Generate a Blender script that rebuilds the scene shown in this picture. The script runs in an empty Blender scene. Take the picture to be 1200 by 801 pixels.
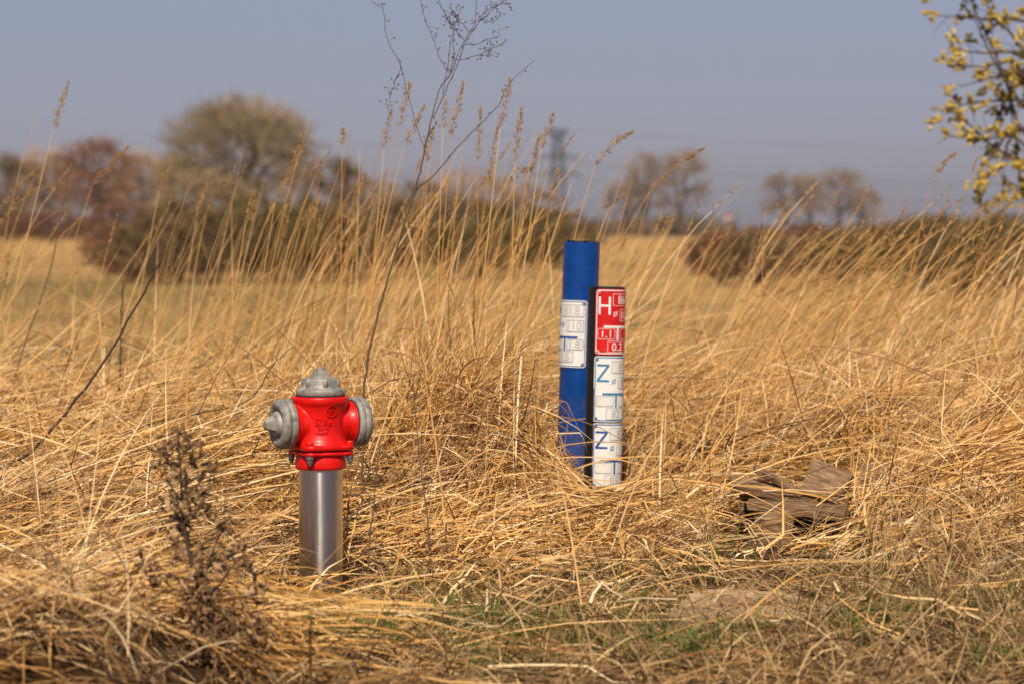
import bpy, bmesh, math, random
import numpy as np
from mathutils import Vector, Matrix, Euler

rng = np.random.default_rng(11)
random.seed(5)
R = math.radians
S = bpy.context.scene
COL = S.collection

# ------------------------------------------------------------------ camera
F = 3360.0                      # focal length in pixels of the 1200 px wide photograph
CAMH = 0.9
PITCH = math.atan(132.5 / F)
cd = bpy.data.cameras.new('camera')
cam = bpy.data.objects.new('camera', cd)
COL.objects.link(cam)
cam.location = (0, 0, CAMH)
cam.rotation_euler = (math.pi / 2 - PITCH, 0, 0)
cd.sensor_width = 36.0
cd.lens = F / 1200 * 36
cd.clip_start = 0.1
cd.clip_end = 6000
cd.dof.use_dof = True
cd.dof.focus_distance = 7.4
cd.dof.aperture_fstop = 4.7
S.camera = cam

# ------------------------------------------------------------------ world, sun, exposure
SUN_AZ = R(-4)                  # how far right of straight-behind-the-camera the sun stands
SUN_EL = R(46)
w = bpy.data.worlds.new('World')
S.world = w
w.use_nodes = True
nt = w.node_tree
nt.nodes.clear()
wo = nt.nodes.new('ShaderNodeOutputWorld')
bg = nt.nodes.new('ShaderNodeBackground')
sky = nt.nodes.new('ShaderNodeTexSky')
sky.sky_type = 'NISHITA'
sky.sun_disc = False
sky.sun_elevation = SUN_EL
sky.sun_rotation = math.pi - SUN_AZ
sky.altitude = 50
sky.air_density = 1.0
sky.dust_density = 0.9
sky.ozone_density = 3.0
hs = nt.nodes.new('ShaderNodeHueSaturation')
hs.inputs['Saturation'].default_value = 0.6
bg.inputs['Strength'].default_value = 0.05
nt.links.new(sky.outputs[0], hs.inputs['Color'])
tint = nt.nodes.new('ShaderNodeMix')
tint.data_type = 'RGBA'
tint.blend_type = 'MULTIPLY'
tint.inputs[0].default_value = 1.0
tint.inputs[7].default_value = (1.0, 0.97, 1.24, 1)
nt.links.new(hs.outputs[0], tint.inputs[6])
nt.links.new(tint.outputs[2], bg.inputs[0])
nt.links.new(bg.outputs[0], wo.inputs[0])

sd = bpy.data.lights.new('sun', 'SUN')
sun = bpy.data.objects.new('sun', sd)
COL.objects.link(sun)
sd.energy = 5.0
sd.angle = R(0.55)
sd.color = (1.0, 0.87, 0.68)
to_sun = Vector((math.sin(SUN_AZ) * math.cos(SUN_EL), -math.cos(SUN_AZ) * math.cos(SUN_EL), math.sin(SUN_EL)))
sun.rotation_euler = to_sun.to_track_quat('Z', 'Y').to_euler()

vs = S.view_settings
vs.view_transform = 'Standard'
vs.look = 'None'
vs.exposure = 0.08
vs.gamma = 1.0
S.cycles.use_denoising = True
S.cycles.max_bounces = 8
S.cycles.transparent_max_bounces = 8
S.cycles.volume_bounces = 0


# ------------------------------------------------------------------ helpers
def px(x, y, D):
    """the place at depth D (metres along the view) that stands at photograph position x, y"""
    c, s = math.cos(PITCH), math.sin(PITCH)
    a, b = (x - 600) / F, -(y - 400.5) / F
    d = np.array([a, c + b * s, -s + b * c])
    d = d * (D / d[1])
    return np.array([d[0], d[1], CAMH + d[2]])


def tag(o, label=None, cat=None, group=None, kind=None):
    if label: o['label'] = label
    if cat: o['category'] = cat
    if group: o['group'] = group
    if kind: o['kind'] = kind
    return o


def empty(name, loc, rot=(0, 0, 0)):
    o = bpy.data.objects.new(name, None)
    COL.objects.link(o)
    o.location = loc
    o.rotation_euler = rot
    o.empty_display_size = 0.1
    return o


def link(name, me, mat, parent=None, smooth=False):
    o = bpy.data.objects.new(name, me)
    COL.objects.link(o)
    if mat: me.materials.append(mat)
    if parent: o.parent = parent
    if smooth:
        me.polygons.foreach_set('use_smooth', np.ones(len(me.polygons), dtype=bool))
    return o


def pymesh(name, v, f, mat, parent=None, smooth=False):
    me = bpy.data.meshes.new(name)
    me.from_pydata([tuple(p) for p in v], [], f)
    me.update()
    return link(name, me, mat, parent, smooth)


class MB:
    """collects vertices, faces and a tint per vertex for one mesh"""
    def __init__(self):
        self.v, self.f, self.t = [], [], []

    def add(self, v, f, t=0.5):
        b = len(self.v)
        self.v += [tuple(p) for p in v]
        self.f += [tuple(i + b for i in q) for q in f]
        self.t += [t] * len(v)

    def tube(self, pts, rad, n=5, t=0.5, cap=True):
        pts = [Vector(p) for p in pts]
        b = len(self.v)
        k = len(pts)
        ref = None
        for i, p in enumerate(pts):
            d = (pts[min(i + 1, k - 1)] - pts[max(i - 1, 0)])
            d = d.normalized() if d.length > 1e-9 else Vector((0, 0, 1))
            if ref is None:
                ref = d.orthogonal().normalized()
            e = (ref - d * ref.dot(d))
            e = e.normalized() if e.length > 1e-6 else d.orthogonal().normalized()
            ref = e
            g = d.cross(e)
            r = rad[i] if hasattr(rad, '__len__') else rad
            for j in range(n):
                a = 2 * math.pi * j / n
                self.v.append(tuple(p + (e * math.cos(a) + g * math.sin(a)) * r))
                self.t.append(t)
        for i in range(k - 1):
            for j in range(n):
                a0, a1 = b + i * n + j, b + i * n + (j + 1) % n
                self.f.append((a0, a1, a1 + n, a0 + n))
        if cap:
            self.f.append(tuple(b + j for j in range(n))[::-1])
            self.f.append(tuple(b + (k - 1) * n + j for j in range(n)))

    def box(self, c, size, rot=(0, 0, 0), jit=0.0, t=0.5):
        m = Euler(rot).to_matrix()
        vv = []
        for sx in (-1, 1):
            for sy in (-1, 1):
                for sz in (-1, 1):
                    p = m @ Vector((sx * size[0] / 2, sy * size[1] / 2, sz * size[2] / 2))
                    vv.append(Vector(c) + p + Vector([random.uniform(-jit, jit) for _ in range(3)]))
        self.add(vv, [(0, 1, 3, 2), (4, 6, 7, 5), (0, 4, 5, 1), (2, 3, 7, 6), (0, 2, 6, 4), (1, 5, 7, 3)], t)

    def build(self, name, mat, parent=None, smooth=False):
        me = bpy.data.meshes.new(name)
        me.from_pydata(self.v, [], self.f)
        a = me.attributes.new('tint', 'FLOAT', 'POINT')
        a.data.foreach_set('value', np.array(self.t, dtype=np.float32))
        me.update()
        return link(name, me, mat, parent, smooth)


def lathe(prof, n=48, axis=None, at=(0, 0, 0), close=True):
    """prof: list of (radius, height); turned round axis (default z) standing at 'at'"""
    ax = Vector(axis).normalized() if axis is not None else Vector((0, 0, 1))
    e = ax.orthogonal().normalized()
    g = ax.cross(e)
    v, f = [], []
    for r, h in prof:
        for j in range(n):
            a = 2 * math.pi * j / n
            v.append(Vector(at) + ax * h + (e * math.cos(a) + g * math.sin(a)) * r)
    k = len(prof)
    for i in range(k - 1):
        for j in range(n):
            f.append((i * n + j, i * n + (j + 1) % n, (i + 1) * n + (j + 1) % n, (i + 1) * n + j))
    if close:
        f.append(tuple(range(n))[::-1])
        f.append(tuple((k - 1) * n + j for j in range(n)))
    return v, f


def npmesh(name, V, Q, tint, mat, parent=None):
    """mesh from numpy vertices (n,3), quads (m,4), tint (n)"""
    me = bpy.data.meshes.new(name)
    me.vertices.add(len(V))
    me.vertices.foreach_set('co', V.astype(np.float32).ravel())
    m = len(Q)
    me.loops.add(m * 4)
    me.loops.foreach_set('vertex_index', Q.astype(np.int32).ravel())
    me.polygons.add(m)
    me.polygons.foreach_set('loop_start', np.arange(0, m * 4, 4, dtype=np.int32))
    me.polygons.foreach_set('loop_total', np.full(m, 4, dtype=np.int32))
    me.polygons.foreach_set('use_smooth', np.ones(m, dtype=bool))
    a = me.attributes.new('tint', 'FLOAT', 'POINT')
    a.data.foreach_set('value', tint.astype(np.float32))
    me.update(calc_edges=True)
    me.validate()
    return link(name, me, mat, parent)


# ------------------------------------------------------------------ materials
def new_mat(name):
    m = bpy.data.materials.new(name)
    m.use_nodes = True
    t = m.node_tree
    t.nodes.clear()
    out = t.nodes.new('ShaderNodeOutputMaterial')
    return m, t, out


def N(t, kind, **kw):
    n = t.nodes.new(kind)
    for k, v in kw.items():
        setattr(n, k, v)
    return n


def ramp(t, stops):
    n = t.nodes.new('ShaderNodeValToRGB')
    e = n.color_ramp.elements
    while len(e) < len(stops):
        e.new(0.5)
    for i, (p, c) in enumerate(stops):
        e[i].position = p
        e[i].color = (*c, 1)
    return n


def blade_mat(name, stops, trans=0.17, rough=0.55, spec=0.25, grey=0.0):
    m, t, out = new_mat(name)
    at = N(t, 'ShaderNodeAttribute', attribute_name='tint')
    tc = N(t, 'ShaderNodeTexCoord')
    no = N(t, 'ShaderNodeTexNoise')
    no.inputs['Scale'].default_value = 9.0
    no.inputs['Detail'].default_value = 3.0
    t.links.new(tc.outputs['Object'], no.inputs['Vector'])
    ma = N(t, 'ShaderNodeMath', operation='MULTIPLY_ADD')
    ma.inputs[1].default_value = 0.35
    t.links.new(no.outputs[0], ma.inputs[0])
    sub = N(t, 'ShaderNodeMath', operation='SUBTRACT')
    sub.inputs[1].default_value = 0.175
    t.links.new(at.outputs['Fac'], sub.inputs[0])
    t.links.new(sub.outputs[0], ma.inputs[2])
    r = ramp(t, stops)
    t.links.new(ma.outputs[0], r.inputs[0])
    if grey:
        n3 = N(t, 'ShaderNodeTexNoise')
        n3.inputs['Scale'].default_value = 2.6
        n3.inputs['Detail'].default_value = 4.0
        t.links.new(tc.outputs['Object'], n3.inputs['Vector'])
        mr = N(t, 'ShaderNodeMapRange')
        mr.inputs[1].default_value = 0.42
        mr.inputs[2].default_value = 0.68
        mr.inputs[4].default_value = grey
        t.links.new(n3.outputs[0], mr.inputs[0])
        hv = N(t, 'ShaderNodeHueSaturation')
        hv.inputs['Saturation'].default_value = 0.62
        hv.inputs['Value'].default_value = 0.92
        t.links.new(r.outputs[0], hv.inputs['Color'])
        t.links.new(mr.outputs[0], hv.inputs['Fac'])
        r = hv
    p = N(t, 'ShaderNodeBsdfPrincipled')
    p.inputs['Roughness'].default_value = rough
    p.inputs['Specular IOR Level'].default_value = spec
    t.links.new(r.outputs[0], p.inputs['Base Color'])
    tr = N(t, 'ShaderNodeBsdfTranslucent')
    t.links.new(r.outputs[0], tr.inputs[0])
    mx = N(t, 'ShaderNodeMixShader')
    mx.inputs[0].default_value = trans
    t.links.new(p.outputs[0], mx.inputs[1])
    t.links.new(tr.outputs[0], mx.inputs[2])
    t.links.new(mx.outputs[0], out.inputs[0])
    return m


def noise_mat(name, stops, scale=8.0, detail=6.0, rough=0.7, metal=0.0, bump=0.0, stretch=(1, 1, 1), spec=0.4, coat=0.0, bdist=0.004):
    m, t, out = new_mat(name)
    tc = N(t, 'ShaderNodeTexCoord')
    mp = N(t, 'ShaderNodeMapping')
    mp.inputs['Scale'].default_value = stretch
    t.links.new(tc.outputs['Object'], mp.inputs[0])
    no = N(t, 'ShaderNodeTexNoise')
    no.inputs['Scale'].default_value = scale
    no.inputs['Detail'].default_value = detail
    no.inputs['Roughness'].default_value = 0.62
    t.links.new(mp.outputs[0], no.inputs['Vector'])
    r = ramp(t, stops)
    t.links.new(no.outputs[0], r.inputs[0])
    p = N(t, 'ShaderNodeBsdfPrincipled')
    p.inputs['Roughness'].default_value = rough
    p.inputs['Metallic'].default_value = metal
    p.inputs['Specular IOR Level'].default_value = spec
    p.inputs['Coat Weight'].default_value = coat
    p.inputs['Coat Roughness'].default_value = 0.12
    t.links.new(r.outputs[0], p.inputs['Base Color'])
    rr = N(t, 'ShaderNodeMath', operation='MULTIPLY_ADD')
    rr.inputs[1].default_value = 0.3
    rr.inputs[2].default_value = rough - 0.15
    t.links.new(no.outputs[0], rr.inputs[0])
    t.links.new(rr.outputs[0], p.inputs['Roughness'])
    if bump:
        b = N(t, 'ShaderNodeBump')
        b.inputs['Strength'].default_value = bump
        b.inputs['Distance'].default_value = bdist
        t.links.new(no.outputs[0], b.inputs['Height'])
        t.links.new(b.outputs[0], p.inputs['Normal'])
    t.links.new(p.outputs[0], out.inputs[0])
    return m


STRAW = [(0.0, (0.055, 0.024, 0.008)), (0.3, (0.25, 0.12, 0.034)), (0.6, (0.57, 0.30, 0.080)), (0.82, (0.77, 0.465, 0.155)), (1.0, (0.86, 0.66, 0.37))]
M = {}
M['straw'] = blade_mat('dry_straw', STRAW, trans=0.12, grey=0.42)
M['reed'] = blade_mat('reed_field', [(0, (0.28, 0.155, 0.052)), (0.5, (0.54, 0.33, 0.125)), (1, (0.66, 0.45, 0.20))])
M['stubble'] = blade_mat('meadow_stubble', [(0, (0.20, 0.165, 0.055)), (0.35, (0.30, 0.21, 0.08)), (1, (0.48, 0.32, 0.13))])
M['green'] = blade_mat('green_blades', [(0, (0.05, 0.09, 0.012)), (0.6, (0.14, 0.21, 0.032)), (1, (0.32, 0.31, 0.08))], 0.35)
M['litter'] = blade_mat('grey_brown_litter', [(0, (0.06, 0.032, 0.014)), (0.5, (0.33, 0.20, 0.088)), (1, (0.72, 0.51, 0.26))], 0.15, 0.7)
M['seed'] = blade_mat('seed_husks', [(0, (0.27, 0.15, 0.05)), (0.5, (0.47, 0.28, 0.095)), (1, (0.62, 0.42, 0.19))], 0.3, 0.7)
M['weed'] = blade_mat('dead_weed_stalk', [(0, (0.045, 0.03, 0.02)), (0.5, (0.13, 0.085, 0.055)), (1, (0.26, 0.18, 0.12))], 0.0, 0.8)
M['leaf'] = blade_mat('crumpled_dead_leaf', [(0, (0.07, 0.036, 0.016)), (0.5, (0.26, 0.15, 0.075)), (1, (0.54, 0.37, 0.21))], 0.15, 0.8)
M['bark'] = blade_mat('grey_brown_bark', [(0, (0.05, 0.04, 0.03)), (0.5, (0.12, 0.09, 0.065)), (1, (0.25, 0.2, 0.15))], 0.0, 0.85)
M['twig_olive'] = blade_mat('olive_twigs', [(0, (0.12, 0.092, 0.055)), (0.5, (0.25, 0.19, 0.11)), (1, (0.37, 0.28, 0.165))], 0.0, 0.8)
M['twig_tan'] = blade_mat('tan_twigs', [(0, (0.20, 0.14, 0.09)), (0.5, (0.36, 0.25, 0.155)), (1, (0.48, 0.34, 0.21))], 0.0, 0.8)
M['twig_grey'] = blade_mat('grey_brown_twigs', [(0, (0.13, 0.10, 0.075)), (0.5, (0.25, 0.185, 0.13)), (1, (0.37, 0.28, 0.20))], 0.0, 0.8)
M['twig_red'] = blade_mat('red_brown_twigs', [(0, (0.07, 0.032, 0.02)), (0.5, (0.18, 0.085, 0.046)), (1, (0.33, 0.18, 0.095))], 0.0, 0.8)
M['twig_brown'] = blade_mat('brown_twigs', [(0, (0.05, 0.035, 0.02)), (0.5, (0.13, 0.09, 0.045)), (1, (0.26, 0.18, 0.08))], 0.0, 0.8)
M['twig_green'] = blade_mat('green_brown_twigs', [(0, (0.05, 0.042, 0.015)), (0.5, (0.125, 0.098, 0.034)), (1, (0.25, 0.18, 0.068))], 0.1, 0.8)
M['catkin'] = blade_mat('yellow_catkin', [(0, (0.34, 0.23, 0.03)), (0.5, (0.64, 0.46, 0.07)), (1, (0.80, 0.64, 0.20))], 0.35, 0.8)
M['budleaf'] = blade_mat('olive_bud', [(0, (0.10, 0.085, 0.02)), (1, (0.25, 0.20, 0.05))], 0.2, 0.7)


def ground_material():
    m, t, out = new_mat('field_ground')
    tc = N(t, 'ShaderNodeTexCoord')
    n1 = N(t, 'ShaderNodeTexNoise')
    n1.inputs['Scale'].default_value = 14
    n1.inputs['Detail'].default_value = 8
    n2 = N(t, 'ShaderNodeTexNoise')
    n2.inputs['Scale'].default_value = 0.09
    n2.inputs['Detail'].default_value = 4
    for n in (n1, n2):
        t.links.new(tc.outputs['Object'], n.inputs['Vector'])
    r1 = ramp(t, [(0.25, (0.02, 0.011, 0.005)), (0.5, (0.055, 0.03, 0.013)), (0.75, (0.13, 0.078, 0.034))])
    r2 = ramp(t, [(0.36, (0.22, 0.16, 0.06)), (0.5, (0.36, 0.23, 0.09)), (0.7, (0.46, 0.30, 0.12))])
    n2.inputs['Scale'].default_value = 0.16
    t.links.new(n1.outputs[0], r1.inputs[0])
    t.links.new(n2.outputs[0], r2.inputs[0])
    sx = N(t, 'ShaderNodeSeparateXYZ')
    t.links.new(tc.outputs['Object'], sx.inputs[0])
    mr = N(t, 'ShaderNodeMapRange')
    mr.inputs[1].default_value = 11
    mr.inputs[2].default_value = 20
    t.links.new(sx.outputs[1], mr.inputs[0])
    mx = N(t, 'ShaderNodeMix', data_type='RGBA')
    t.links.new(mr.outputs[0], mx.inputs[0])
    t.links.new(r1.outputs[0], mx.inputs[6])
    t.links.new(r2.outputs[0], mx.inputs[7])
    p = N(t, 'ShaderNodeBsdfPrincipled')
    p.inputs['Roughness'].default_value = 0.95
    p.inputs['Specular IOR Level'].default_value = 0.1
    t.links.new(mx.outputs[2], p.inputs['Base Color'])
    b = N(t, 'ShaderNodeBump')
    b.inputs['Strength'].default_value = 0.8
    b.inputs['Distance'].default_value = 0.02
    t.links.new(n1.outputs[0], b.inputs['Height'])
    t.links.new(b.outputs[0], p.inputs['Normal'])
    t.links.new(p.outputs[0], out.inputs[0])
    return m


M['ground'] = ground_material()

# ------------------------------------------------------------------ the lie of the land
def wx(x, D):
    return (x - 600) / F * D

BUMPS = [  # photo x, depth, height, spread x, spread y
    (530, 8.2, 0.27, 0.30, 0.42), (610, 8.25, 0.07, 0.35, 0.25), (470, 9.0, 0.08, 0.5, 0.6),
    (90, 5.5, 0.13, 0.22, 0.30), (20, 5.2, 0.06, 0.25, 0.3), (1150, 7.9, 0.20, 0.30, 0.55), (1060, 8.9, 0.10, 0.3, 0.4),
    (270, 8.1, 0.17, 0.3, 0.35), (90, 7.6, 0.16, 0.3, 0.4), (180, 7.2, 0.06, 0.2, 0.25), (830, 8.9, 0.14, 0.18, 0.25), (620, 8.0, 0.06, 0.2, 0.2), (20, 8.9, 0.1, 0.3, 0.3), (985, 9.2, 0.1, 0.25, 0.3), (1000, 6.6, 0.05, 0.4, 0.4), (760, 7.6, 0.04, 0.25, 0.3),
]
_ph = np.random.default_rng(3).uniform(0, 6.28, (14, 2))
_fr = np.random.default_rng(4).normal(0, 1, (14, 2))


def lump(x, y, s):
    z = np.zeros_like(x)
    for i in range(14):
        z = z + np.sin(_fr[i, 0] * x * s + _fr[i, 1] * y * s + _ph[i, 0])
    return z / 14 * 2


def smooth01(t):
    t = np.clip(t, 0, 1)
    return t * t * (3 - 2 * t)


def gz(x, y):
    x = np.asarray(x, float)
    y = np.asarray(y, float)
    z = np.zeros_like(x + y)
    for bx, bd, a, sx, sy in BUMPS:
        z = z + a * np.exp(-((x - wx(bx, bd)) / sx) ** 2 - ((y - bd) / sy) ** 2)
    near = 1 - smooth01((y - 12.0) / 5.0)
    start = 7.9 + 1.0 * np.exp(-((x - 0.25) / 0.35) ** 2) + 0.5 * np.exp(-((x - 0.80) / 0.3) ** 2)
    ridge = smooth01((y - start) / (10.3 - start)) * (1 - smooth01((y - 10.6) / 2.4))
    hgt = 0.27 - 0.06 * smooth01((-x - 0.3) / 0.6) + 0.04 * lump(x, y * 0.3, 1.6) - 0.05 * np.exp(-((x - 0.9) / 0.6) ** 2)
    z = z + ridge * hgt
    # flat where hydrant, posts and pallet stand
    k = (0.9 * np.exp(-((x - wx(376, 7)) / 0.16) ** 4 - ((y - 6.95) / 0.4) ** 4)
         + 0.75 * np.exp(-((x - 0.25) / 0.22) ** 4 - ((y - 8.75) / 0.35) ** 4)
         + 0.85 * np.exp(-((x - wx(925, 8.1)) / 0.26) ** 4 - ((y - 8.1) / 0.35) ** 4))
    z = z * (1 - np.clip(k, 0, 1))
    z = z + near * 0.03 * lump(x + 7, y, 5.0) * (1 - np.clip(k, 0, 1)) + near * 0.012 * lump(x, y + 3, 14.0)
    far = smooth01((y - 40) / 200)
    return z + far * 0.25 * lump(x, y, 0.02)


def build_ground():
    a = np.linspace(-1, 1, 120)
    xs = np.sinh(a * 7.4) / np.sinh(7.4) * 1700
    xs = np.unique(np.concatenate([xs, np.linspace(-3.2, 3.6, 110)]))
    ys = np.concatenate([np.linspace(-40, 2, 20), np.linspace(2.1, 14, 190), np.geomspace(14.2, 2600, 110)])
    X, Y = np.meshgrid(xs, ys)
    Z = gz(X, Y)
    V = np.stack([X, Y, Z], -1).reshape(-1, 3)
    nx, ny = len(xs), len(ys)
    i = np.arange(nx - 1)[None, :] + (np.arange(ny - 1) * nx)[:, None]
    Q = np.stack([i, i + 1, i + 1 + nx, i + nx], -1).reshape(-1, 4)
    o = npmesh('ground', V, Q, np.zeros(len(V)), M['ground'])
    o['kind'] = 'structure'

build_ground()

# ------------------------------------------------------------------ grass
HX, HY = px(376, 600, 7.0)[0], 7.0
BLK = px(706, 570, 8.8)
BLU = px(673, 590, 9.0)


def keep_clear(P):
    """P (n,k,3): False for blades that would stand in the hydrant, the posts or the pallet, or bury them"""
    x, y, z = P[..., 0], P[..., 1], P[..., 2]
    bad = np.zeros(len(P), bool)
    soft = np.zeros(len(P), bool)

    def corridor(cx, cy, hw, vis, length):
        los = CAMH + (vis - CAMH) * (y / cy)
        xx = cx * (y / cy)
        return ((np.abs(x - xx) < hw) & (y < cy) & (y > cy - length) & (z > los)).any(1)
    bad |= ((x - HX) ** 2 + (y - HY) ** 2 < 0.060 ** 2).any(1)
    bad |= (((x - HX) ** 2 + (y - HY) ** 2 < 0.16 ** 2) & (z > 0.30)).any(1)
    bad |= ((x - BLK[0]) ** 2 + (y - 8.8) ** 2 < 0.066 ** 2).any(1)
    bad |= ((x - BLU[0] - 0.01) ** 2 + (y - 9.0) ** 2 < 0.068 ** 2).any(1)
    soft |= corridor(HX, HY, 0.15, 0.30, 1.8)
    soft |= corridor(HX, HY, 0.07, 0.012, 2.0) & (np.random.default_rng(9).random(len(P)) > 0.06)
    soft |= corridor(BLK[0], 8.75, 0.06, 0.12, 2.0)
    soft |= corridor(BLU[0], 8.95, 0.075, 0.20, 2.0)
    hard = corridor(BLK[0] + 0.01, 8.75, 0.075, 0.30, 2.5) | corridor(BLU[0], 8.95, 0.08, 0.40, 2.5) | corridor(HX, HY, 0.16, 0.28, 2.5)
    hard |= corridor(BLK[0] + 0.005, 8.75, 0.062, 0.10, 2.5) & (np.random.default_rng(5).random(len(P)) > 0.12)
    hard |= corridor(wx(250, 5.5), 5.5, 0.085, -0.02, 2.0) & (np.random.default_rng(6).random(len(P)) > 0.25)
    hard |= corridor(wx(235, 5.5), 5.6, 0.06, 0.12, 2.0) & (np.random.default_rng(6).random(len(P)) > 0.1)
    pc = wx(925, 8.1)
    hard |= corridor(pc, 8.1, 0.17, -0.03, 2.4) & (np.random.default_rng(7).random(len(P)) > 0.07)
    bad |= ((np.abs(x - pc) < 0.17) & (np.abs(y - 8.2) < 0.21) & (z < 0.13) & (z > 0.02)).any(1)
    soft |= (((x - wx(878, 6.38)) / 0.17) ** 2 + ((y - 6.34) / 0.19) ** 2 < 1).any(1) & (np.random.default_rng(8).random(len(P)) > 0.2)
    r = np.random.default_rng(len(P)).random(len(P))
    return ~(bad | hard | (soft & (r > 0.05)))


def blades(roots, az, el0, el1, L, wd, tint, nseg=6, curl=0.0, kink=0.35, lift=0.0, power=1.0, clear=True, flat=0.5, gr=None, taper=0.25, thin=0.0):
    g = gr or rng
    n = len(roots)
    s = (np.arange(nseg) + 0.5) / nseg
    el = el0[:, None] + (el1 - el0)[:, None] * s[None] ** power
    a = az[:, None] + (curl * g.normal(0, 1, n))[:, None] * s[None]
    kp = g.integers(1, nseg, n)
    km = (np.arange(nseg)[None] >= kp[:, None]) & (g.random(n) < kink)[:, None]
    a = a + km * g.normal(0, 0.9, n)[:, None]
    el = el + km * g.normal(-0.2, 0.6, n)[:, None]
    T = np.stack([np.cos(el) * np.cos(a), np.cos(el) * np.sin(a), np.sin(el)], -1)
    P = np.concatenate([np.zeros((n, 1, 3)), np.cumsum(T * (L / nseg)[:, None, None], 1)], 1) + roots[:, None]
    lo = gz(P[..., 0], P[..., 1]) + (lift if np.isscalar(lift) else lift[:, None]) * np.linspace(0, 1, nseg + 1)[None] ** 0.5
    P[:, 1:, 2] = np.maximum(P[:, 1:, 2], lo[:, 1:])
    if clear:
        k = keep_clear(P)
        if thin:
            k &= ~(((P[..., 1] < 6.75) & (P[..., 0] / P[..., 1] * F > -240)).any(1) & (g.random(n) < thin))
        P, wd, tint, n = P[k], wd[k], tint[k], int(k.sum())
    D = np.gradient(P, axis=1)
    D /= np.linalg.norm(D, axis=2, keepdims=True) + 1e-9
    ref = g.normal(0, 1, (n, 3))
    ref[:, 1] -= flat * 1.2
    ref[:, 2] += flat * 1.2
    ref /= np.linalg.norm(ref, axis=1, keepdims=True)
    side = np.cross(D, ref[:, None])
    side /= np.linalg.norm(side, axis=2, keepdims=True) + 1e-9
    sv = np.linspace(0, 1, nseg + 1)
    prof = np.minimum(1, (1 - sv) * 2.2 + taper * 0.5)
    prof[-1] = taper * 0.4
    hw = wd[:, None] * prof[None] * 0.5
    V = np.stack([P - side * hw[..., None], P + side * hw[..., None]], 2)   # n,k,2,3
    tt = np.broadcast_to(tint[:, None, None], V.shape[:3])
    return V, tt


def blade_obj(name, parts, mat, label=None, cat=None, parent=None):
    Vs, Qs, Ts, b = [], [], [], 0
    for V, T in parts:
        n, k = V.shape[:2]
        idx = (np.arange(n) * k * 2)[:, None] + (np.arange(k - 1) * 2)[None]
        Q = np.stack([idx, idx + 1, idx + 3, idx + 2], -1).reshape(-1, 4) + b
        Vs.append(V.reshape(-1, 3))
        Ts.append(T.reshape(-1))
        Qs.append(Q)
        b += n * k * 2
    o = npmesh(name, np.concatenate(Vs), np.concatenate(Qs), np.concatenate(Ts), mat, parent)
    if not parent:
        tag(o, label, cat, kind='stuff')
    elif label:
        o['label'] = label
    return o


def scatter(n, d0, d1, margin=0.8, pw=1.0, lo=-1, hi=1):
    """points on the ground in the part of the field this view shows, and a little beyond"""
    y = d0 + (d1 - d0) * rng.random(n) ** pw
    half = 0.1786 * y + margin
    x = (lo + (hi - lo) * rng.random(n)) * half
    return np.stack([x, y, gz(x, y)], -1)


def flow(x, y):
    """the way the lodged grass lies"""
    return 0.25 + 1.1 * lump(x, y, 2.3) + 0.5 * lump(x + 20, y, 6.0)


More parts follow.
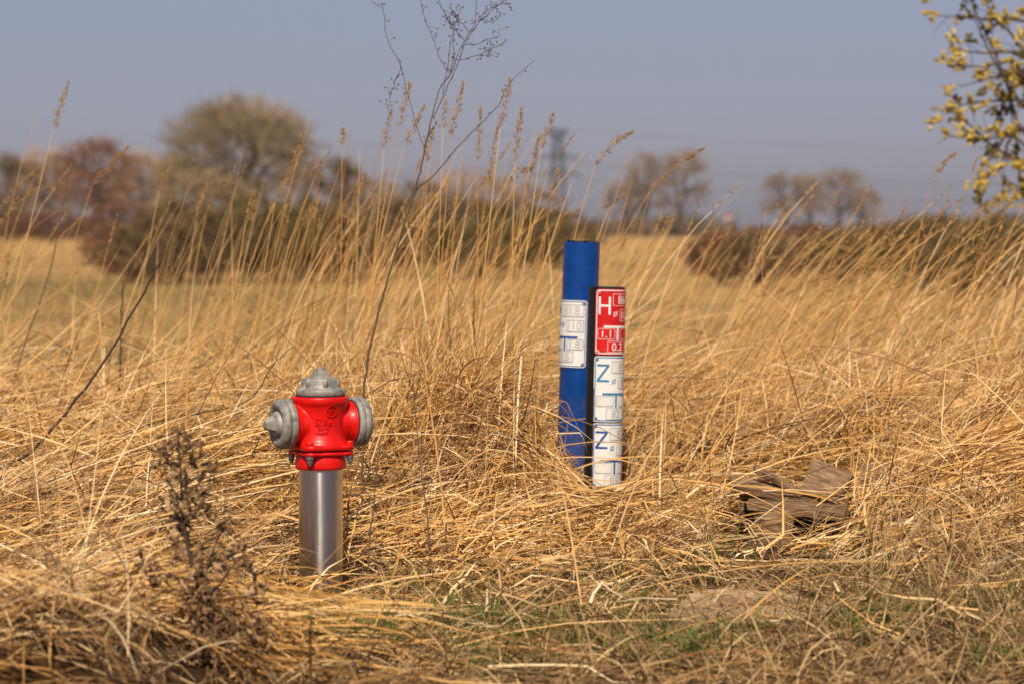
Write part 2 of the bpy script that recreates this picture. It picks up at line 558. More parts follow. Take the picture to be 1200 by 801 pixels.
def build_thatch():
    parts = []
    # rotted thatch lying on the ground, tinted dark to deepen shade between blades
    n = 40000
    r = scatter(n, 5.0, 13.0)
    fg = (r[:, 1] < 7.0 + 0.15 * lump(r[:, 0], r[:, 1], 4.0)) & (r[:, 0] / r[:, 1] * F > -230)
    r = r[(~fg & ((r[:, 1] > 6.4) | (rng.random(n) < 0.5))) | (fg & (rng.random(n) < 0.25))]
    n = len(r)
    az = flow(r[:, 0], r[:, 1]) + rng.normal(0, 0.55, n) + np.pi * (rng.random(n) < 0.4)
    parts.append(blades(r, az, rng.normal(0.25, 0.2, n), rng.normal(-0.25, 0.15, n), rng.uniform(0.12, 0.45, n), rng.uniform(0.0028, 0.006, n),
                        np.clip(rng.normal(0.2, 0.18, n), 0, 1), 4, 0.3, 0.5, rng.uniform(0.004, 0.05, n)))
    # lodged clumps: stems fan out of a root, arch over and lie down together
    nc = 1200
    c = scatter(nc, 5.4, 12.0, 0.85)
    cp = 600 + c[:, 0] / c[:, 1] * F
    c = c[((cp < 330) & (c[:, 1] > 6.0)) | (c[:, 1] > 7.15 + 0.2 * lump(c[:, 0], c[:, 1], 3.0))]
    nc = len(c)
    cp = 600 + c[:, 0] / c[:, 1] * F
    nb = rng.integers(18, 58, nc)
    ci = np.repeat(np.arange(nc), nb)
    n = len(ci)
    r = c[ci].copy()
    r[:, :2] += rng.normal(0, 0.06, (n, 2))
    r[:, 2] = gz(r[:, 0], r[:, 1]) - 0.01
    caz = flow(c[:, 0], c[:, 1]) + rng.normal(0, 0.4, nc)
    cel = rng.uniform(0.05, 0.6, nc) + 0.35 * np.exp(-((cp - 540) / 110) ** 2)
    cel *= np.interp(c[:, 1], [9.0, 10.5], [1.0, 0.45])
    ct = rng.normal(0.61, 0.17, nc)
    cl = rng.uniform(0.45, 0.95, nc)
    near = np.clip((c[:, 1] - 6.0) / 2.2, 0.4, 1)
    cl *= near
    parts.append(blades(r, caz[ci] + rng.normal(0, 0.62, n), cel[ci] + rng.normal(0, 0.2, n), rng.normal(-0.35, 0.2, n),
                        cl[ci] * rng.uniform(0.5, 1.15, n), rng.uniform(0.0022, 0.0056, n), np.clip(ct[ci] + rng.normal(0, 0.25, n), 0, 1), 7, 0.25, 0.7,
                        rng.uniform(0.015, 0.15, n), 0.8, thin=0.8))
    # loose straight stems lying across everything
    n = 13000
    r = scatter(n, 5.2, 12.5)
    fg = (r[:, 1] < 6.95) & (r[:, 0] / r[:, 1] * F > -270)
    r = r[~fg | (rng.random(n) < 0.12)]
    n = len(r)
    r[:, 2] += rng.uniform(0.02, 0.12, n)
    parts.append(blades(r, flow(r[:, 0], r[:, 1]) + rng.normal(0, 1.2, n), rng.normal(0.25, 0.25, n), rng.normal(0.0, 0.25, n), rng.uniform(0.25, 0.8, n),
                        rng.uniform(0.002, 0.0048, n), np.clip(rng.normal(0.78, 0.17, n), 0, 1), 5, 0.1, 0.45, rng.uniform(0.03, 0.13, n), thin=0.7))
    # broken bits of straw scattered on top, every way round
    n = 9000
    r = scatter(n, 5.8, 11.5)
    r[:, 2] += rng.uniform(0.03, 0.15, n)
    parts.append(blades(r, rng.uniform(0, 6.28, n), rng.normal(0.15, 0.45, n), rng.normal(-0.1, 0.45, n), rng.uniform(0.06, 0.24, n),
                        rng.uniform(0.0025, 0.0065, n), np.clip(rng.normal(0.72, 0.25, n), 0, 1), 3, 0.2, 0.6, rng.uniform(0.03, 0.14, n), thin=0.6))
    # the upright mass left of the posts and the tuft leaning over their feet
    for bx, bd, sx, sy, n, ln, ea in ((540, 8.3, 0.24, 0.36, 5200, 0.44, 1.05), (500, 9.3, 0.45, 0.4, 3600, 0.44, 1.05), (1012, 7.9, 0.045, 0.10, 260, 0.40, 1.3),
                                      (900, 9.3, 0.4, 0.35, 1800, 0.36, 0.8), (1130, 9.2, 0.3, 0.5, 2200, 0.42, 0.9), (620, 9.9, 0.4, 0.3, 1800, 0.36, 1.05)):
        x = wx(bx, bd) + rng.normal(0, sx, n)
        y = bd + rng.normal(0, sy, n)
        r = np.stack([x, y, gz(x, y)], -1)
        parts.append(blades(r, 0.2 + rng.normal(0, 0.9, n), np.clip(rng.normal(ea, 0.22, n), 0.2, 1.5), rng.normal(0.1, 0.6, n), rng.uniform(0.4, 1.1, n) * ln,
                            rng.uniform(0.0018, 0.0045, n), np.clip(rng.normal(0.64, 0.24, n), 0, 1), 6, 0.25, 0.55, 0.02))
    # the swathe swept sideways past the feet of the posts
    n = 2600
    x = wx(590, 8.3) + rng.normal(0, 0.16, n)
    y = 8.15 + rng.normal(0, 0.16, n)
    r = np.stack([x, y, gz(x, y) + rng.uniform(0, 0.12, n)], -1)
    parts.append(blades(r, -0.25 + rng.normal(0, 0.16, n), rng.normal(0.38, 0.16, n), rng.normal(-0.62, 0.14, n), rng.uniform(0.4, 0.75, n), rng.uniform(0.0025, 0.005, n),
                        np.clip(rng.normal(0.68, 0.15, n), 0, 1), 7, 0.15, 0.12, rng.uniform(0.01, 0.09, n)))
    # swathe right of the pallet, combed to the right
    n = 2400
    x = wx(1030, 8.0) + rng.normal(0, 0.14, n)
    y = 8.0 + rng.normal(0, 0.22, n)
    r = np.stack([x, y, gz(x, y) + rng.uniform(0, 0.14, n)], -1)
    parts.append(blades(r, -0.1 + rng.normal(0, 0.2, n), rng.normal(0.35, 0.2, n), rng.normal(-0.45, 0.2, n), rng.uniform(0.4, 0.8, n), rng.uniform(0.0025, 0.005, n),
                        np.clip(rng.normal(0.66, 0.15, n), 0, 1), 7, 0.15, 0.15, rng.uniform(0.01, 0.1, n)))
    # mound in the near left corner, long blades arching over
    n = 1500
    x = wx(40, 5.6) + rng.normal(0, 0.17, n)
    y = 5.65 + np.abs(rng.normal(0, 0.3, n))
    r = np.stack([x, y, gz(x, y)], -1)
    parts.append(blades(r, 0.1 + rng.normal(0, 0.6, n) + np.pi * (rng.random(n) < 0.25), rng.normal(0.5, 0.3, n), rng.normal(-0.5, 0.25, n), rng.uniform(0.3, 0.75, n),
                        rng.uniform(0.0025, 0.0055, n), np.clip(rng.normal(0.7, 0.2, n), 0, 1), 6, 0.3, 0.3, rng.uniform(0.01, 0.07, n)))
    return blade_obj('dry_grass', parts, M['straw'], 'golden lodged dry grass matted over the bank', 'grass')


def build_litter():
    n = 31000
    r = scatter(n, 5.25, 7.3, pw=0.9, lo=-1)
    a = blades(r, rng.uniform(0, 6.28, n), rng.normal(0.5, 0.45, n), rng.normal(-0.3, 0.5, n), rng.uniform(0.05, 0.26, n), rng.uniform(0.0018, 0.0042, n),
               np.clip(rng.normal(0.5, 0.3, n), 0, 1), 4, 0.4, 0.5, rng.uniform(0.002, 0.03, n))
    n = 1500
    r = scatter(n, 5.6, 7.5, lo=0.3)
    b = blades(r, rng.uniform(0, 6.28, n), rng.normal(1.1, 0.3, n), rng.normal(0.5, 0.5, n), rng.uniform(0.15, 0.42, n), rng.uniform(0.0018, 0.0034, n),
               np.clip(rng.normal(0.6, 0.2, n), 0, 1), 5, 0.3, 0.5, 0.01)
    blade_obj('grass_litter', [a, b], M['litter'], 'short grey brown dead grass litter in front of the hydrant', 'grass')


def build_green():
    parts = []
    tufts = [(545, 748, 420, 0.08), (370, 782, 420, 0.10), (790, 792, 380, 0.12), (1000, 770, 240, 0.16), (860, 690, 260, 0.12), (720, 620, 160, 0.1), (610, 650, 140, 0.1),
             (430, 770, 300, 0.1), (1160, 740, 260, 0.2), (690, 700, 200, 0.15), (560, 640, 120, 0.1), (200, 760, 260, 0.2), (60, 740, 260, 0.2), (1080, 680, 160, 0.2), (650, 770, 260, 0.2)]
    tufts += [(float(rng.uniform(320, 1200)), float(rng.uniform(705, 800)), int(rng.integers(50, 150)), float(rng.uniform(0.05, 0.12))) for _ in range(22)]
    for tx, ty, n, sp in tufts:
        n = int(n * 0.45)
        sp *= 0.5
        D = CAMH * F / (ty - 268)
        x = wx(tx, D) + rng.normal(0, sp, n)
        y = D + rng.normal(0, sp, n)
        r = np.stack([x, y, gz(x, y)], -1)
        parts.append(blades(r, rng.uniform(0, 6.28, n), rng.normal(1.15, 0.25, n), rng.normal(0.5, 0.4, n), rng.uniform(0.05, 0.17, n), rng.uniform(0.002, 0.004, n),
                            np.clip(rng.normal(0.5, 0.25, n), 0, 1), 4, 0.3, 0.1, 0.0))
    blade_obj('green_grass', parts, M['green'], 'fresh green grass sprouting low among the dead litter', 'grass')


def panicles(tips, dirs, L, n_sp, g):
    """many blurred seed heads as narrow husks set along each axis; returns blade-like arrays"""
    n = len(tips)
    k = n_sp
    u = g.random((n, k))
    ax = dirs / np.linalg.norm(dirs, axis=1, keepdims=True)
    base = tips[:, None] + ax[:, None] * (u * L[:, None])[..., None]
    d = ax[:, None] + g.normal(0, 0.32, (n, k, 3))
    d /= np.linalg.norm(d, axis=2, keepdims=True)
    ln = g.uniform(0.012, 0.026, (n, k)) * (1.1 - 0.6 * u)
    P = base.reshape(-1, 3)
    dd = d.reshape(-1, 3)
    ll = ln.reshape(-1)
    ref = g.normal(0, 1, P.shape)
    side = np.cross(dd, ref)
    side /= np.linalg.norm(side, axis=1, keepdims=True) + 1e-9
    w_ = (0.0024 * np.ones(len(P)))[:, None]
    pts = np.stack([P, P + dd * (ll * 0.45)[:, None], P + dd * ll[:, None]], 1)
    hw = np.stack([w_ * 0.25, w_ * 0.8, w_ * 0.12], 1)
    V = np.stack([pts - side[:, None] * hw, pts + side[:, None] * hw], 2)
    T = np.broadcast_to(np.clip(g.normal(0.5, 0.2, len(P)), 0, 1)[:, None, None], V.shape[:3])
    return V, T


def standing(n, d0, d1, hmin, hmax, lean, frac_head, lo=-1, hi=1, wscale=1.0, az0=0.0):
    r = scatter(n, d0, d1, 0.8, 1.0, lo, hi)
    L = rng.uniform(hmin, hmax, n)
    az = az0 + rng.normal(0, 0.5, n)
    e0 = np.clip(rng.normal(1.42 - lean * 0.3, 0.12, n), 0.3, 1.55)
    e1 = e0 - np.abs(rng.normal(lean, 0.22, n))
    V, T = blades(r, az, e0, e1, L, rng.uniform(0.0018, 0.0034, n) * wscale, np.clip(rng.normal(0.66, 0.16, n), 0, 1), 6, 0.12, 0.08, 0.0, 1.4, taper=0.9)
    m = rng.random(len(V)) < frac_head
    mid = V[m].mean(2)
    H = panicles(mid[:, -1] - (mid[:, -1] - mid[:, -2]) * 0.6, mid[:, -1] - mid[:, -2], rng.uniform(0.08, 0.17, int(m.sum())), 34, rng)
    return (V, T), H


def build_standing():
    a, ha = standing(200, 8.8, 11.5, 0.55, 1.1, 0.25, 0.22, -0.45, 0.15)
    b, hb = standing(720, 9.2, 15.0, 0.6, 1.05, 0.65, 0.6, 0.25, 1, 1.25)
    c, hc = standing(110, 9.2, 14.0, 0.55, 1.15, 0.3, 0.35, -1, -0.3)
    d, hd = standing(260, 11.0, 17.0, 0.55, 1.0, 0.5, 0.45, -0.35, 0.3, 1.2)
    e, he = standing(130, 10.0, 15.0, 0.6, 1.15, 0.35, 0.5, -0.55, -0.05, 1.1)
    # loose leaning leaf blades among them
    n = 800
    r = scatter(n, 9.4, 13.5, 0.4)
    f = blades(r, rng.normal(0.1, 0.7, n), rng.normal(1.1, 0.2, n), rng.normal(0.3, 0.4, n), rng.uniform(0.3, 0.8, n), rng.uniform(0.002, 0.005, n),
               np.clip(rng.normal(0.62, 0.16, n), 0, 1), 6, 0.3, 0.3, 0.0)
    blade_obj('standing_dry_grass', [a, b, c, d, e, f], M['straw'], 'tall dry grass standing and leaning in the wind on the bank', 'grass')
    blade_obj('seed_heads', [ha, hb, hc, hd, he], M['seed'], 'feathery seed heads of the blurred grass behind the bank', 'grass')


def build_meadow():
    g = rng
    parts, st = [], []
    # tall golden reed grass behind the bank, centre and right, and the pale band in front of the far trees
    n = 24000
    y = 13 * (160 / 13) ** g.random(n)
    x = g.uniform(-1, 1, n) * (0.19 * y + 1.2)
    pxx = 600 + x / y * F
    left = (pxx < 400 + 40 * np.sin(y * 0.3)) & (y < 50) & (y > 12.5)
    r = np.stack([x, y, gz(x, y)], -1)
    k = ~left & ((y > 34) | (g.random(n) < 0.45))
    r1, y1 = r[k], y[k]
    m = len(r1)
    sc = (y1 / 13) ** 0.75
    parts.append(blades(r1, g.normal(0.1, 0.7, m), g.normal(1.3, 0.15, m), g.normal(0.6, 0.4, m), g.uniform(0.35, 0.75, m) * np.interp(y1, [13, 22, 60, 85, 160], [0.25, 0.22, 0.14, 0.55, 1.2]), 0.004 * sc * g.uniform(0.7, 1.5, m),
                        np.clip(g.normal(0.55, 0.2, m), 0, 1), 4, 0.2, 0.1, 0.0, clear=False))
    blade_obj('reed_meadow', parts, M['reed'], 'golden tall grass meadow stretching to the far hedges', 'grass')
    r2, y2 = r[left], y[left]
    r2 = np.concatenate([r2, r2 + g.normal(0, 0.6, r2.shape) * [1, 1, 0]])
    y2 = r2[:, 1]
    r2[:, 2] = gz(r2[:, 0], y2)
    m = len(r2)
    sc = (y2 / 13) ** 0.8
    tn = 0.45 + 0.5 * lump(r2[:, 0] * 0.6, y2, 0.35) - 0.25 * np.exp(-((y2 - 42) / 7) ** 2) + g.normal(0, 0.15, m)
    st.append(blades(r2, g.uniform(0, 6.28, m), g.normal(1.0, 0.3, m), g.normal(0.3, 0.4, m), g.uniform(0.08, 0.22, m), 0.004 * sc * g.uniform(0.7, 1.5, m),
                     np.clip(tn, 0, 1), 3, 0.2, 0.1, 0.0, clear=False))
    blade_obj('short_meadow', st, M['stubble'], 'short green and brown meadow behind the bank', 'grass')


build_thatch()
build_litter()
build_green()
build_standing()
build_meadow()

# ------------------------------------------------------------------ hydrant
M['red'] = noise_mat('red_enamel', [(0.27, (0.30, 0.004, 0.003)), (0.36, (0.60, 0.004, 0.003)), (0.6, (0.74, 0.006, 0.004)), (0.74, (0.74, 0.03, 0.015)), (0.82, (0.62, 0.12, 0.06))], 22, 9, 0.42, 0, 0.2, coat=0.1, bdist=0.0015)
M['castgrey'] = noise_mat('weathered_cast_aluminium', [(0.30, (0.09, 0.085, 0.08)), (0.43, (0.24, 0.23, 0.21)), (0.6, (0.36, 0.345, 0.315)), (0.78, (0.50, 0.48, 0.44))], 38, 9, 0.6, 0.25, 0.45, bdist=0.002)
M['steel'] = noise_mat('brushed_stainless', [(0.3, (0.54, 0.51, 0.47)), (0.5, (0.64, 0.61, 0.57)), (0.72, (0.70, 0.68, 0.64))], 5, 8, 0.27, 1.0, 0.04, (5, 5, 0.5), bdist=0.0006)
M['bolt'] = noise_mat('zinc_bolt', [(0.3, (0.20, 0.19, 0.18)), (0.7, (0.42, 0.41, 0.39))], 60, 4, 0.4, 0.8, 0.1)
M['seam'] = noise_mat('dark_weld', [(0.3, (0.10, 0.095, 0.09)), (0.7, (0.22, 0.21, 0.2))], 50, 4, 0.5, 0.9)
M['gasket'] = noise_mat('black_gasket', [(0.3, (0.012, 0.012, 0.012)), (0.7, (0.03, 0.03, 0.03))], 40, 4, 0.8)

BODY = [(0.069, 0.492), (0.0705, 0.489), (0.0705, 0.480), (0.069, 0.476), (0.0635, 0.468), (0.0595, 0.455), (0.0575, 0.44), (0.0572, 0.42), (0.0585, 0.40), (0.063, 0.386), (0.068, 0.378), (0.070, 0.373)]


def body_r(z):
    zz = [p[1] for p in BODY][::-1]
    rr = [p[0] for p in BODY][::-1]
    return float(np.interp(z, zz, rr))


def text_mesh(s, size, align='LEFT'):
    c = bpy.data.curves.new('t', 'FONT')
    c.body = s
    c.size = size
    c.align_x = align
    o = bpy.data.objects.new('t', c)
    COL.objects.link(o)
    dg = bpy.context.evaluated_depsgraph_get()
    me = bpy.data.meshes.new_from_object(o.evaluated_get(dg))
    bpy.data.objects.remove(o)
    bm = bmesh.new()
    bm.from_mesh(me)
    bpy.data.meshes.remove(me)
    bmesh.ops.remove_doubles(bm, verts=bm.verts, dist=1e-5)
    return bm


def rect_bm(x0, y0, x1, y1, r=0.0, seg=4, hole=None):
    bm = bmesh.new()

    def ring(a0, b0, a1, b1, rr):
        out = []
        for cx, cy, st in ((a1 - rr, b1 - rr, 0), (a0 + rr, b1 - rr, 90), (a0 + rr, b0 + rr, 180), (a1 - rr, b0 + rr, 270)):
            for k in range(seg + 1):
                a = R(st + 90 * k / seg)
                out.append(bm.verts.new((cx + rr * math.cos(a), cy + rr * math.sin(a), 0)))
        return out
    o = ring(x0, y0, x1, y1, max(r, 1e-4))
    if hole:
        i = ring(x0 + hole, y0 + hole, x1 - hole, y1 - hole, max(r - hole, 5e-5))
        n = len(o)
        for k in range(n):
            bm.faces.new((o[k], o[(k + 1) % n], i[(k + 1) % n], i[k]))
    else:
        bm.faces.new(o)
    return bm


def poly_bm(polys):
    bm = bmesh.new()
    for p in polys:
        bm.faces.new([bm.verts.new((a, b, 0)) for a, b in p])
    return bm


def wrap(bm, name, mat, parent, rad, off, tc, thick=0.0, z0=0.0, radf=None):
    """bend a flat drawing (u right, v up) round a vertical pipe; tc = the angle it faces (0 = towards -y, + = right)"""
    if thick > 0:
        ret = bmesh.ops.extrude_face_region(bm, geom=bm.faces[:])
        for e in ret['geom']:
            if isinstance(e, bmesh.types.BMVert):
                e.co.z += thick
    us = [v.co.x for v in bm.verts]
    u = math.floor(min(us) / 0.005) * 0.005
    while u < max(us):
        bmesh.ops.bisect_plane(bm, geom=bm.verts[:] + bm.edges[:] + bm.faces[:], plane_co=(u, 0, 0), plane_no=(1, 0, 0), dist=1e-6)
        u += 0.005
    for v in bm.verts:
        rr = (radf(z0 + v.co.y) if radf else rad)
        a = tc + v.co.x / rr
        q = rr + off + v.co.z
        v.co = Vector((q * math.sin(a), -q * math.cos(a), z0 + v.co.y))
    bmesh.ops.recalc_face_normals(bm, faces=bm.faces[:])
    if thick == 0:
        for f in bm.faces:
            c = f.calc_center_median()
            if f.normal.x * c.x + f.normal.y * c.y < 0:
                f.normal_flip()
    me = bpy.data.meshes.new(name)
    bm.to_mesh(me)
    bm.free()
    return link(name, me, mat, parent)


def brush(m):
    t = m.node_tree
    p = [n for n in t.nodes if n.type == 'BSDF_PRINCIPLED'][0]
    tg = N(t, 'ShaderNodeTangent', direction_type='RADIAL', axis='Z')
    t.links.new(tg.outputs[0], p.inputs['Tangent'])
    p.inputs['Anisotropic'].default_value = 0.85
    p.inputs['Anisotropic Rotation'].default_value = 0.25

brush(M['steel'])


def grime(m, z0, z1, col, amount=0.8, scale=18.0):
    """splashed mud and run-off stains with ragged edges low on an upright thing"""
    t = m.node_tree
    p = [n for n in t.nodes if n.type == 'BSDF_PRINCIPLED'][0]
    out = [n for n in t.nodes if n.type == 'OUTPUT_MATERIAL'][0]
    tc = N(t, 'ShaderNodeTexCoord')
    sx = N(t, 'ShaderNodeSeparateXYZ')
    t.links.new(tc.outputs['Object'], sx.inputs[0])
    mr = N(t, 'ShaderNodeMapRange')
    mr.inputs[1].default_value = z0
    mr.inputs[2].default_value = z1
    mr.inputs[3].default_value = 0.35
    mr.inputs[4].default_value = -0.12
    t.links.new(sx.outputs[2], mr.inputs[0])
    no = N(t, 'ShaderNodeTexNoise')
    no.inputs['Scale'].default_value = scale
    no.inputs['Detail'].default_value = 10
    no.inputs['Roughness'].default_value = 0.7
    t.links.new(tc.outputs['Object'], no.inputs['Vector'])
    ad = N(t, 'ShaderNodeMath', operation='ADD')
    t.links.new(mr.outputs[0], ad.inputs[0])
    t.links.new(no.outputs[0], ad.inputs[1])
    th = N(t, 'ShaderNodeMapRange')
    th.inputs[1].default_value = 0.56
    th.inputs[2].default_value = 0.72
    th.inputs[4].default_value = amount
    t.links.new(ad.outputs[0], th.inputs[0])
    d = N(t, 'ShaderNodeBsdfDiffuse')
    d.inputs[0].default_value = (*col, 1)
    mx = N(t, 'ShaderNodeMixShader')
    t.links.new(th.outputs[0], mx.inputs[0])
    t.links.new(p.outputs[0], mx.inputs[1])
    t.links.new(d.outputs[0], mx.inputs[2])
    t.links.new(mx.outputs[0], out.inputs[0])

grime(M['steel'], 0.0, 0.16, (0.20, 0.13, 0.07), 0.6)


def build_hydrant():
    root = empty('fire_hydrant', (HX, HY, 0.0))
    tag(root, 'red fire hydrant with grey caps on a stainless steel standpipe', 'fire hydrant')
    pipe = pymesh('standpipe', *lathe([(0.054, -0.15), (0.054, 0.316)], 64), M['steel'], root, True)
    md = pipe.modifiers.new('edge', 'EDGE_SPLIT')
    pymesh('weld_seam', *lathe([(0.0541, 0.064), (0.0549, 0.0652), (0.0541, 0.0664)], 64, close=False), M['seam'], pipe, True)
    # cast body with both outlet necks, fused like a casting
    psi = R(27)
    ld = Vector((-math.cos(psi), -math.sin(psi), 0))
    mb = MB()
    mb.add(*lathe(BODY, 64))
    neck = [(0.036, 0.0), (0.040, 0.045), (0.042, 0.062), (0.047, 0.074), (0.0525, 0.080), (0.0535, 0.086), (0.053, 0.090)]
    for s in (1, -1):
        mb.add(*lathe(neck, 48, axis=ld * s, at=(0, 0, 0.427)))
    body = mb.build('body', M['red'], root, True)
    rm = body.modifiers.new('cast', 'REMESH')
    rm.mode = 'VOXEL'
    rm.voxel_size = 0.0022
    rm.use_smooth_shade = True
    sm = body.modifiers.new('fillet', 'SMOOTH')
    sm.factor = 0.6
    sm.iterations = 7
    # raised lettering and round emblem
    for s, z, sz in (('PN/16', 0.4345, 0.0115), ('DN 80 C', 0.4245, 0.0105), ('GJS 40', 0.4145, 0.0105), ('wupjwi', 0.4035, 0.0105)):
        bm = text_mesh(s, sz)
        us = [v.co.x for v in bm.verts]
        for v in bm.verts:
            v.co.x -= min(us)
            v.co.x *= 0.98
        wrap(bm, 'lettering', M['red'], body, 0.058, -0.0012, R(-8 if s[0] != 'G' else -3), 0.0046, z, body_r)
    bm = rect_bm(-0.0145, -0.0145, 0.0145, 0.0145, 0.01449, 8, 0.0016)
    wrap(bm, 'emblem', M['red'], body, 0.06, -0.0014, R(30), 0.0040, 0.458, body_r)
    bm = poly_bm([[(-0.009, -0.0012), (0.009, -0.0012), (0.009, 0.0012), (-0.009, 0.0012)], [(-0.005, 0.003), (0.006, 0.003), (0.006, 0.005), (-0.005, 0.005)], [(-0.006, -0.006), (0.004, -0.006), (0.004, -0.004), (-0.006, -0.004)]])
    wrap(bm, 'emblem', M['red'], body, 0.06, -0.0014, R(30), 0.0040, 0.458, body_r)
    # lobed flange
    def lobed(r0, r1, z0, z1, name, wdt=0.30):
        n = 96
        top, bot = [], []
        prof = [(0.93, z0), (1.0, z0 + 0.002), (1.0, z1 - 0.004), (0.97, z1 - 0.001), (0.86, z1)]
        v, f = [], []
        for k, (sc, z) in enumerate(prof):
            for j in range(n):
                a = 2 * math.pi * j / n
                d = ((math.degrees(a) + 16 + 45) % 90) - 45
                r = (r0 + (r1 - r0) * math.exp(-(math.radians(d) / wdt) ** 2)) * sc
                v.append((r * math.sin(a), -r * math.cos(a), z))
        for k in range(len(prof) - 1):
            for j in range(n):
                f.append((k * n + j, k * n + (j + 1) % n, (k + 1) * n + (j + 1) % n, (k + 1) * n + j))
        f.append(tuple(range(n))[::-1])
        f.append(tuple((len(prof) - 1) * n + j for j in range(n)))
        return pymesh(name, v, f, M['red'], root, True)
    lobed(0.0695, 0.086, 0.3615, 0.3765, 'flange')
    lobed(0.0665, 0.084, 0.3490, 0.3600, 'flange', 0.25)
    pymesh('collar', *lathe([(0.058, 0.352), (0.0605, 0.346), (0.0618, 0.335), (0.0622, 0.322), (0.0615, 0.317), (0.059, 0.3145), (0.0545, 0.3145)], 64), M['red'], root, True)
    for k in range(4):
        a = R(-16 + 90 * k)
        bx, by = 0.0762 * math.sin(a), -0.0762 * math.cos(a)
        mb = MB()
        mb.add(*lathe([(0.0092, 0.374), (0.0092, 0.3825), (0.0082, 0.3845)], 14, at=(bx, by, 0)))
        bl = mb.build('bolt_boss', M['red'], root)
        mb = MB()
        mb.add(*lathe([(0.0068, 0.3325), (0.0076, 0.334), (0.0076, 0.343)], 6, at=(bx, by, 0)))
        mb.add(*lathe([(0.0038, 0.327), (0.0044, 0.329), (0.0044, 0.352)], 12, at=(bx, by, 0)))
        mb.add(*lathe([(0.0098, 0.343), (0.0098, 0.3492)], 16, at=(bx, by, 0)))
        mb.build('bolt', M['bolt'], root)
    # screw caps with square-shouldered lugs
    for s in (1, -1):
        ax = ld * s
        cp = [(0.048, 0.0815), (0.0595, 0.0820), (0.0615, 0.085), (0.0618, 0.093), (0.0612, 0.0955), (0.0592, 0.0965), (0.0592, 0.0985), (0.0612, 0.0995), (0.0612, 0.106), (0.0598, 0.1105), (0.0560, 0.1155),
              (0.0500, 0.1185), (0.0430, 0.1185), (0.0385, 0.1150), (0.0365, 0.109), (0.034, 0.1085), (0.0315, 0.112), (0.030, 0.1195), (0.0275, 0.1225), (0.019, 0.1235)]
        cap = pymesh('outlet_cap', *lathe(cp, 64, axis=ax, at=(0, 0, 0.427)), M['castgrey'], root, True)
        h = 1.0 if s == 1 else 0.3
        pymesh('cap_nut', *lathe([(0.0215, 0.122), (0.0205, 0.122 + 0.005 * h), (0.0165, 0.122 + 0.017 * h), (0.0135, 0.122 + 0.024 * h), (0.010, 0.122 + 0.026 * h)], 5, axis=ax, at=(0, 0, 0.427)), M['castgrey'], cap)
        pymesh('gasket', *lathe([(0.050, 0.0795), (0.0545, 0.0795), (0.0545, 0.0830), (0.050, 0.0830)], 48, axis=ax, at=(0, 0, 0.427)), M['gasket'], cap)
        if s == 1:
            # small square drain plug low in the recess of the cap
            e = ax.cross(Vector((0, 0, 1))).normalized()
            q = Vector((0, 0, 0.427)) + ax * 0.1125 + Vector((0, 0, -0.0355))
            mb = MB()
            mb.box(q, (0.012, 0.012, 0.007), (0, 0, math.atan2(ax.y, ax.x)))
            mb.build('drain_plug', M['seam'], cap)
    # bonnet: stepped grey cap with bosses and square operating nut
    pymesh('gasket', *lathe([(0.060, 0.4915), (0.060, 0.4955)], 48), M['gasket'], root, True)
    bp = [(0.058, 0.4945), (0.0598, 0.4965), (0.0600, 0.505), (0.0592, 0.508), (0.0570, 0.5105), (0.0500, 0.5130), (0.0455, 0.5165), (0.0440, 0.521), (0.0435, 0.533), (0.0420, 0.536), (0.034, 0.5385), (0.0255, 0.5395), (0.0245, 0.5415)]
    bon = pymesh('bonnet', *lathe(bp, 64), M['castgrey'], root, True)
    for k in range(6):
        a = R(20 + 60 * k)
        pymesh('boss', *lathe([(0.0075, 0.512), (0.0072, 0.5335), (0.0055, 0.5355)], 14, at=(0.0412 * math.sin(a), -0.0412 * math.cos(a), 0)), M['castgrey'], bon, True)
    nut = MB()
    nut.add(*lathe([(0.0205, 0.540), (0.0200, 0.551), (0.0185, 0.5545)], 5))
    nut.add(*lathe([(0.0125, 0.554), (0.0120, 0.5605), (0.0105, 0.562)], 12))
    nut.build('operating_nut', M['castgrey'], bon)


# ------------------------------------------------------------------ marker posts
M['blue'] = noise_mat('blue_pipe', [(0.3, (0.001, 0.034, 0.185)), (0.6, (0.002, 0.052, 0.26)), (0.8, (0.008, 0.07, 0.31))], 9, 7, 0.32, 0, 0.05, (1, 1, 3))

grime(M['blue'], 0.1, 0.5, (0.16, 0.13, 0.10), 0.22, 14.0)
M['black'] = noise_mat('black_plastic', [(0.3, (0.008, 0.008, 0.009)), (0.65, (0.016, 0.015, 0.015)), (0.8, (0.05, 0.045, 0.04))], 26, 8, 0.5, 0, 0.1)
M['dark_fill'] = noise_mat('crumbly_black_filling', [(0.3, (0.008, 0.007, 0.006)), (0.7, (0.035, 0.03, 0.025))], 80, 8, 0.9, 0, 0.8)
M['white'] = noise_mat('white_sign_plastic', [(0.25, (0.62, 0.61, 0.56)), (0.5, (0.76, 0.76, 0.74)), (0.8, (0.82, 0.82, 0.81))], 14, 7, 0.4)
M['tile'] = noise_mat('number_tile', [(0.25, (0.60, 0.58, 0.53)), (0.5, (0.72, 0.71, 0.68)), (0.8, (0.78, 0.78, 0.76))], 30, 7, 0.45)
M['signred'] = noise_mat('red_sign_plastic', [(0.25, (0.48, 0.008, 0.008)), (0.6, (0.62, 0.012, 0.012))], 12, 6, 0.4)
M['paint_white'] = noise_mat('white_print', [(0.3, (0.70, 0.69, 0.67)), (0.6, (0.80, 0.80, 0.79))], 40, 5, 0.5)
M['paint_teal'] = noise_mat('teal_blue_print', [(0.3, (0.02, 0.16, 0.36)), (0.7, (0.035, 0.22, 0.45))], 40, 5, 0.5)
